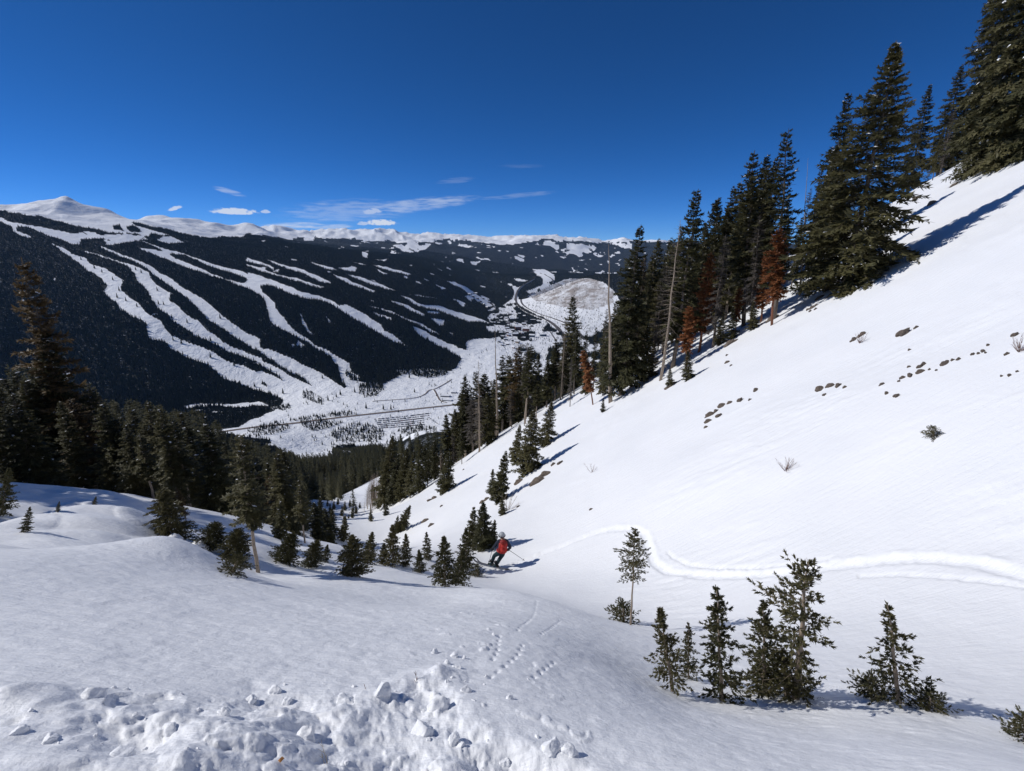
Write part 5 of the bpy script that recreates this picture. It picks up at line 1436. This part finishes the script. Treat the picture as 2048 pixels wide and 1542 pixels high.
for i, (px, py, w, h, lab) in enumerate(RL):
    bq = hit(px, py, 9.0)
    if bq is None: continue
    dep = bq[1] * CP - bq[2] * SP; s = dep / FPX * .5
    o = link('rock', ROCKS[i % 5]); on_slope(o, bq, rk.uniform(-.5, .5), .0)
    big = max(w, h); o.scale = (big * s * 1.2, min(w, h) * s * 1.0 + .02, min(big * .6, min(w, h) * 1.2) * s * 1.05 + .03)
    if lab[0].isdigit(): lab = 'small dark rock, %s from the left of those scattered over the upper hillside' % NUMW[small.index(px)]
    tag(o, lab, 'rock', 'rocks poking through the hillside snow')
# dark litter at the foot of the stand
for i, (px, py, w, h) in enumerate(((1668, 590, 40, 10), (1640, 598, 24, 8), (1545, 640, 30, 14), (1460, 690, 34, 14), (1340, 775, 34, 10), (1910, 370, 22, 10), (1865, 408, 20, 14), (1832, 398, 16, 12), (1935, 340, 18, 8))):
    bq = hit(px, py, 9.0)
    if bq is None: continue
    dep = bq[1] * CP - bq[2] * SP; s = dep / FPX * .5
    o = link('rock', ROCKS[i % 5]); on_slope(o, bq, 0, -.05 * w * s); o.scale = (w * s, w * s * .6, h * s)
    tag(o, 'flat rock at the snow edge under the spruces, %s counted from the left' % WORDS[sorted([1668, 1640, 1545, 1460, 1340, 1910, 1865, 1832, 1935]).index(px)], 'rock', 'rocks along the stand edge')

# ------------------------------------------------------------------ shrubs and stems
M_SHRUB = bark('red_brown_twigs', (.11, .06, .045), (.22, .13, .10))
def shrub(px, py, top, seed, n, label, t0=8.0, spread=.8, mat=None, name='bare_shrub', thick=1.0):
    bq = hit(px, py, t0); h = top_height(bq, px, top); rg = random.Random(seed); o = empty(name, bq)
    T = MB()
    for k in range(n):
        a = rg.uniform(0, 6.28); e = rg.uniform(.6, 1.5); L = h * rg.uniform(.6, 1.1)
        p = limb_path(rg, np.array((rg.uniform(-.05, .05) * h, rg.uniform(-.05, .05) * h, -.05)), a, e * (1.2 - .5 * spread), L, -.3, 5, rg.uniform(-.6, .6))
        rr = h * .012 * thick
        T.tube(p, [rr * (1 - .15 * q) for q in range(6)], 4, cap=False)
        for q in range(2, 6):
            for s in range(2):
                d = unit(p[q] - p[q - 1]) + np.array((rg.uniform(-.8, .8), rg.uniform(-.8, .8), rg.uniform(-.2, .6))) * .7
                T.tube([p[q - 1], p[q - 1] + unit(d) * L * rg.uniform(.15, .3)], [rr * .6, rr * .25], 3, cap=False)
    link('branches', T.mesh('branches'), mat or M_SHRUB, o)
    return tag(o, label, 'shrub')
shrub(1572, 942, 912, 1, 14, 'bare reddish shrub alone on the open hillside')
shrub(1184, 946, 922, 2, 5, 'tiny bare twig on the hillside right of the split crag')
shrub(1016, 1022, 990, 3, 8, 'bare grey shrub beside the small round spruce', mat=M_BARK_PALE)
shrub(2040, 700, 665, 4, 16, 'red-brown bare shrub at the right edge high on the hillside')
shrub(1720, 684, 662, 5, 14, 'low dark bare shrub left of the largest lone rock')
shrub(732, 1382, 1352, 6, 1, 'brown dry stalk sticking out of the heaped snow, left one', t0=1.5, spread=0, name='dry_stalk', thick=2.2)
shrub(838, 1372, 1338, 7, 1, 'brown dry stalk at the right of the heaped snow', t0=1.5, spread=0, name='dry_stalk', thick=2.4)
shrub(648, 1508, 1450, 8, 2, 'pale grass blade leaning over the broken snow', t0=1.2, spread=.3, mat=plain('dry_grass', (.42, .34, .2)), name='grass_blade', thick=.6)
shrub(285, 1112, 1100, 9, 3, 'twig lying on the rounded snow mound at left', t0=4.0, spread=1.0, name='twig')
lf = MB(); lf.add([(-.012, 0, 0), (0, .014, .004), (.016, .003, .008), (.004, -.012, .003), (0, 0, .012)], [(0, 4, 1), (1, 4, 2), (2, 4, 3), (3, 4, 0), (0, 1, 2, 3)])
o = link('dry_leaf', lf.mesh('dry_leaf'), plain('dry_leaf', (.35, .16, .05))); o.location = Vector(hit(563, 1530, 1.2)) + Vector((0, 0, .012)); tag(o, 'tiny orange dry leaf on the snow at the bottom', 'leaf')

# ------------------------------------------------------------------ snow blocks and crumbs
CHUNK = [blob_mesh('snow_chunk', 500 + i, 4, .22, facet=True, freq=1.8) for i in range(6)]
for me in CHUNK:
    me.materials.append(M_SNOW); me.polygons.foreach_set('use_smooth', [True] * len(me.polygons))
rk = random.Random(31)
CL = [(842, 1448, 62, 50, 'largest broken snow block in the heap'), (878, 1408, 52, 34, 'snow block right behind the largest one'), (768, 1392, 38, 34, 'upright snow slab left of the blocks'), (905, 1468, 34, 26, 'rounded snow block right of the largest one'),
      (690, 1400, 44, 22, 'flat snow block at the back of the heap'), (550, 1382, 30, 20, 'snow block at the left back of the heap'), (575, 1395, 24, 18, 'snow lump beside the left back block'), (612, 1462, 42, 30, 'snow lump with a dark hollow beside it'), (190, 1402, 46, 30, 'rounded snow block on the left of the heap'), (345, 1470, 40, 24, 'shaded snow slab sunk in the left foreground'),
      (100, 1480, 38, 22, 'snow block low at the left'), (40, 1472, 34, 20, 'snow lump at the left edge'), (245, 1512, 60, 26, 'long snow block at the bottom left'), (870, 1306, 20, 12, 'first snow block rolled out ahead of the heap'), (908, 1314, 20, 12, 'second snow block rolled out ahead of the heap'), (895, 1328, 14, 14, 'pointed snow chip ahead of the heap'),
      (915, 1340, 20, 10, 'low snow lump ahead of the heap'), (987, 1270, 10, 5, 'single white snow lump rolled far down the slope'), (930, 1386, 28, 18, 'crumbly snow lump right of the heap'), (1020, 1400, 18, 12, 'small snow lump on the smooth snow right of the heap'), (1100, 1500, 44, 30, 'snow lump at the bottom right of the heap'), (1140, 1508, 40, 26, 'bright snow lump right of the bottom one'),
      (1010, 1500, 24, 16, 'small lump between the heap and the bottom right'), (450, 1440, 30, 20, 'lump in the left middle of the heap'), (500, 1395, 26, 16, 'lump behind the left middle one')]
for i, (px, py, w, h, lab) in enumerate(CL):
    bq = hit(px, py, 1.2); dep = bq[1] * CP - bq[2] * SP; s = dep / FPX * .5
    o = link('snow_chunk', CHUNK[i % 6]); o.location = (bq[0], bq[1], bq[2] + h * s * .1); o.rotation_euler = (rk.uniform(-.4, .4), rk.uniform(-.4, .4), rk.uniform(0, 6.28))
    o.scale = (w * s * .95, w * s * .8, h * s * 1.05); tag(o, lab, 'snow block', 'broken snow blocks')
used = []
k = 0
while len(used) < 40 and k < 4000:
    k += 1
    px, py = rk.uniform(0, 1180), rk.uniform(1300, 1538)
    ins = in_poly(np.array([px]), np.array([py]), RUBBLE)[0]
    if not ins and not (850 < px < 1150 and py < 1480 and rk.random() < .35): continue
    bq = hit(px, py, 1.2); dep = bq[1] * CP - bq[2] * SP; s = dep / FPX * .5; w = rk.uniform(4, 13) if ins else rk.uniform(2.5, 6)
    o = link('snow_chunk', CHUNK[k % 6]); o.location = (bq[0], bq[1], bq[2] + w * s * .05); o.rotation_euler = (rk.uniform(-.5, .5), rk.uniform(-.5, .5), rk.uniform(0, 6.28))
    o.scale = (w * s, w * s * .8, w * s * .7); used.append((px, py, o))
used.sort(key=lambda q: q[0])
for k, (px, py, o) in enumerate(used):
    side = ['left quarter', 'second quarter', 'third quarter', 'right quarter'][min(3, int(px / 295))]
    tag(o, 'small crumb of snow among many in the %s of the heaped snow' % side, 'snow block', 'crumbs of the heaped snow, ' + side)
# pillows of snow in the firs
PIL = [blob_mesh('snow_pillow', 603 + i, 4, .25, freq=.9) for i in range(3)]
for me in PIL: me.materials.append(M_CLUMP)
for i, (px, py, w, h, lab) in enumerate(((398, 1098, 34, 30, 'snow pillow on the spreading fir'), (720, 1128, 18, 14, 'snow pillow on the dark fir bush'), (345, 1080, 30, 22, 'snow pillow under the bent fir'))):
    bq = hit(px, py, 7.2); s = (bq[1] * CP - bq[2] * SP) / FPX * .5
    o = link('snow_pillow', PIL[i % 3]); o.location = (bq[0], bq[1], bq[2] - h * s * .12); o.scale = (w * s, w * s, h * s); o.rotation_euler = (.1, -.2, i)
    tag(o, lab, 'snow pillow')

# ------------------------------------------------------------------ the skier
F0 = hit(992, 1128, 12.0)
M_JACKET = plain('navy_jacket', (.018, .024, .045), .75, .25, 30); M_TROUSER = plain('teal_trousers', (.012, .032, .042), .75, .25, 30); M_SKIN = plain('skin', (.45, .27, .19), .6, .1, 20)
M_RED = plain('red_pack', (.42, .028, .022), .6, .2, 20); M_GREY = plain('pale_helmet', (.36, .38, .40), .45, .1, 20); M_BLACK = plain('black_plastic', (.015, .015, .017), .5, .2, 20)
J = {'pelvis': (.22, 0, .74), 'belly': (.26, .03, .90), 'chest': (.28, .08, 1.12), 'neck': (.27, .13, 1.30), 'head': (.25, .17, 1.40), 'crown': (.25, .17, 1.50),
     'hipL': (.12, .02, .70), 'kneeL': (-.08, .20, .44), 'ankL': (-.20, .08, .10), 'toeL': (-.32, .16, .05), 'hipR': (.32, .0, .70), 'kneeR': (.20, .14, .42), 'ankR': (-.02, -.04, .12), 'toeR': (-.14, .04, .07),
     'shL': (.10, .10, 1.20), 'elL': (-.02, .16, .95), 'haL': (-.12, .30, .74), 'fiL': (-.15, .35, .68), 'shR': (.46, .06, 1.20), 'elR': (.60, .02, .96), 'haR': (.52, .16, .78), 'fiR': (.49, .22, .73)}
RADII = {'pelvis': .17, 'belly': .155, 'chest': .17, 'neck': .065, 'head': .10, 'crown': .075, 'hipL': .115, 'kneeL': .088, 'ankL': .072, 'toeL': .05, 'hipR': .115, 'kneeR': .088, 'ankR': .072, 'toeR': .05, 'shL': .095, 'elL': .07, 'haL': .05, 'fiL': .04, 'shR': .095, 'elR': .07, 'haR': .05, 'fiR': .04}
E = [('pelvis', 'belly'), ('belly', 'chest'), ('chest', 'neck'), ('neck', 'head'), ('head', 'crown'), ('pelvis', 'hipL'), ('hipL', 'kneeL'), ('kneeL', 'ankL'), ('ankL', 'toeL'), ('pelvis', 'hipR'), ('hipR', 'kneeR'), ('kneeR', 'ankR'), ('ankR', 'toeR'),
     ('chest', 'shL'), ('shL', 'elL'), ('elL', 'haL'), ('haL', 'fiL'), ('chest', 'shR'), ('shR', 'elR'), ('elR', 'haR'), ('haR', 'fiR')]
def skin_mesh(name, joints, edges, radii, root):
    keys = list(joints); me = bpy.data.meshes.new('tmp'); me.from_pydata([joints[k] for k in keys], [(keys.index(a), keys.index(c)) for a, c in edges], [])
    ob = bpy.data.objects.new('tmp', me); col.objects.link(ob)
    ob.modifiers.new('s', 'SKIN'); sd = ob.modifiers.new('d', 'SUBSURF'); sd.levels = 2; sd.render_levels = 2
    for i, k in enumerate(keys):
        ob.data.skin_vertices[0].data[i].radius = (radii[k], radii[k]); ob.data.skin_vertices[0].data[i].use_root = k == root
    dg = bpy.context.evaluated_depsgraph_get(); dg.update()
    out = bpy.data.meshes.new_from_object(ob.evaluated_get(dg)); out.name = name
    bpy.data.objects.remove(ob); bpy.data.meshes.remove(me)
    out.polygons.foreach_set('use_smooth', [True] * len(out.polygons))
    return out
body = skin_mesh('body', J, E, RADII, 'pelvis')
for mm in (M_JACKET, M_TROUSER, M_SKIN): body.materials.append(mm) if mm.name not in [q.name for q in body.materials if q] else None
for pl in body.polygons:
    c = pl.center
    hand = min((c - Vector(J['fiL'])).length, (c - Vector(J['fiR'])).length) < .09
    pl.material_index = 2 if (c.z > 1.30 and abs(c.x - .25) < .2) else (0 if (c.z > .76 or hand) else 1)
    if c.z < .76 and min((c - Vector(J[k])).length for k in ('haL', 'haR', 'elR', 'elL')) < .14: pl.material_index = 0
person = empty('person', F0)
tag(person, 'skier in navy jacket and teal trousers with red backpack, carving a turn', 'person')
link('body', body, None, person)
hm = blob_mesh('helmet', 700, 3, .0); hm.materials.append(M_GREY)
h_o = link('helmet', hm, None, person); h_o.location = (.25, .165, 1.46); h_o.scale = (.125, .145, .115); h_o.rotation_euler = (-.15, 0, .3)
st = MB(); st.tube([(.25 + .135 * math.cos(a), .17 + .155 * math.sin(a), 1.42) for a in np.linspace(0, 6.0, 16)], [.018] * 16, 5)
link('goggle_strap', st.mesh('goggle_strap'), M_BLACK, h_o).matrix_parent_inverse = Matrix.LocRotScale(h_o.location, h_o.rotation_euler, h_o.scale).inverted()
ns = MB(); ns.tube([(.215, .26, 1.385), (.205, .305, 1.365)], [.016, .010], 5); link('nose', ns.mesh('nose'), M_SKIN, person)
import bmesh
def rbox(name, sx, sy, sz, bev):
    bm = bmesh.new(); bmesh.ops.create_cube(bm, size=1.0); bmesh.ops.scale(bm, vec=(sx, sy, sz), verts=bm.verts)
    bmesh.ops.bevel(bm, geom=bm.edges[:], offset=bev, segments=3, affect='EDGES')
    me = bpy.data.meshes.new(name); bm.to_mesh(me); bm.free(); me.polygons.foreach_set('use_smooth', [True] * len(me.polygons)); return me
pk = link('backpack', rbox('backpack', .34, .22, .56, .07), M_RED, person); pk.location = (.29, -.12, 1.04); pk.rotation_euler = (.10, .08, .12)
pp = link('pocket', rbox('pocket', .24, .08, .26, .03), M_RED, pk); pp.location = (0, -.13, -.06)
lid = link('lid', rbox('lid', .30, .2, .10, .04), plain('dark_red_lid', (.25, .02, .018), .6), pk); lid.location = (0, -.01, .30)
for sx in (-1, 1):
    sp_ = MB(); sp_.tube([(.28 + sx * .12, -.02, 1.28), (.28 + sx * .13, .13, 1.24), (.28 + sx * .13, .20, 1.08), (.28 + sx * .12, .16, .88), (.28 + sx * .14, -.02, .80)], [.022] * 5, 5)
    link('strap', sp_.mesh('strap'), M_BLACK, person)
wb = MB(); wb.tube([(.25 + .2 * math.cos(a), .01 + .18 * math.sin(a), .84) for a in np.linspace(0, 6.283, 18)], [.03] * 18, 5); link('hip_belt', wb.mesh('hip_belt'), M_RED, person)
TRAV = unit(np.array((-.86, .51, 0)))
def tang(v):
    nn = np.array(surf_normal(F0[0], F0[1])); return unit(v - nn * np.dot(v, nn))
td = tang(TRAV); nn = np.array(surf_normal(F0[0], F0[1])); sdv = np.cross(td, nn)
for s_, (ak, lab, up_) in enumerate((('ankL', 'downhill ski under the skier, thin with upturned tip', .0), ('ankR', 'uphill ski under the skier, behind the other', .0))):
    a = np.array(J[ak])
    gp = F0 + np.array((a[0], a[1], 0)); gp[2] = land1(gp[0], gp[1]) + .05
    off = gp[2] - F0[2]
    V, Fc = [], []
    xs = np.linspace(-.8, .95, 15)
    for x in xs:
        wd = .055 * (1 - .25 * math.exp(-((x) / .5) ** 2)) * (1.0 if x < .75 else max(.25, 1 - (x - .75) * 3.2)); zz = .012 + (max(0, x - .70) ** 2) * 2.6 + max(0, -.7 - x) * .3
        for sy, sz in ((-1, 0), (1, 0), (1, .018), (-1, .018)): V.append(tuple(td * x + sdv * wd * sy + nn * (zz + sz)))
    for i in range(14):
        for j in range(4): Fc.append((i * 4 + j, i * 4 + (j + 1) % 4, i * 4 + 4 + (j + 1) % 4, i * 4 + 4 + j))
    Fc += [(3, 2, 1, 0), (56, 57, 58, 59)]
    so = empty('ski', tuple(gp)); link('plank', mesh_of('plank', V, Fc), plain('ski_topsheet', (.10, .10, .11), .4), so)
    bd = MB(); bd.tube([tuple(td * -.16 + nn * .05), tuple(td * .16 + nn * .05)], [.03, .03], 6); link('binding', bd.mesh('binding'), M_BLACK, so)
    tag(so, lab, 'ski', 'skis')
    bt = MB(); ax = np.array((a[0], a[1], off)); 
    bt.tube([ax + nn * .06 - td * .13, ax + nn * .07 + td * .15], [.055, .05], 8); bt.tube([ax + nn * .06 - td * .06, ax + nn * .2 - td * .02, np.array(J[ak]) + np.array((0, 0, .18))], [.062, .066, .07], 8)
    link('boot', bt.mesh('boot', True), M_BLACK, person)
def glove(hk, fk):
    a, c = np.array(J[hk]), np.array(J[fk]); d = unit(c - a); s = unit(np.cross(d, (0, 0, 1))); u = np.cross(s, d); g = MB()
    g.tube([a, c], [.055, .05], 8)
    for i in range(4):
        q = c + s * (-.036 + .024 * i); g.tube([q, q + d * .05 - u * .01, q + d * .06 - u * .05, q + d * .02 - u * .07], [.014, .014, .013, .010], 5)
    g.tube([a + s * .05, a + s * .07 + d * .05 - u * .02, c + s * .04 + d * .02 - u * .06], [.016, .015, .011], 5)
    link('glove', g.mesh('glove', True), M_BLACK, person)
glove('haL', 'fiL'); glove('haR', 'fiR')
for fk, tipv, lab in (('fiL', (-.30, .18, .10), 'ski pole in the left hand, hanging beside the ski tips'), ('fiR', (1.18, -.10, .42), 'ski pole in the right hand, trailing out behind')):
    c = np.array(J[fk]); e = np.array(tipv); d = unit(e - c); po = empty('ski_pole', tuple(F0 + c))
    p1 = MB(); p1.tube([-d * .1, d * (np.linalg.norm(e - c))], [.011, .007], 6); link('shaft', p1.mesh('shaft'), M_BLACK, po)
    p2 = MB(); p2.tube([-d * .12, d * .06], [.02, .018], 6); link('grip', p2.mesh('grip'), M_BLACK, po)
    p3 = MB(); q = d * (np.linalg.norm(e - c) - .07); p3.tube([q, q + d * .015], [.05, .045], 8); link('basket', p3.mesh('basket'), M_BLACK, po)
    tag(po, lab, 'ski pole', 'ski poles')

# ------------------------------------------------------------------ air
zmax = float(max(FZ.max(), 60)) + 40; zmin = float(FZ.min()) - 5
hz = MB(); hz.box(-19400, 19400, -1200, 20600, zmin, zmax)
m = bpy.data.materials.new('thin_air'); m.use_nodes = True; nt = m.node_tree; nt.nodes.clear()
out = nt.nodes.new('ShaderNodeOutputMaterial'); v = nt.nodes.new('ShaderNodeVolumePrincipled'); nt.links.new(v.outputs[0], out.inputs['Volume'])
v.inputs['Color'].default_value = (.36, .62, 1.0, 1); v.inputs['Density'].default_value = 1.1e-5; v.inputs['Anisotropy'].default_value = .1
tag(link('haze', hz.mesh('haze'), m), 'thin blue air over the valley', kind='stuff')
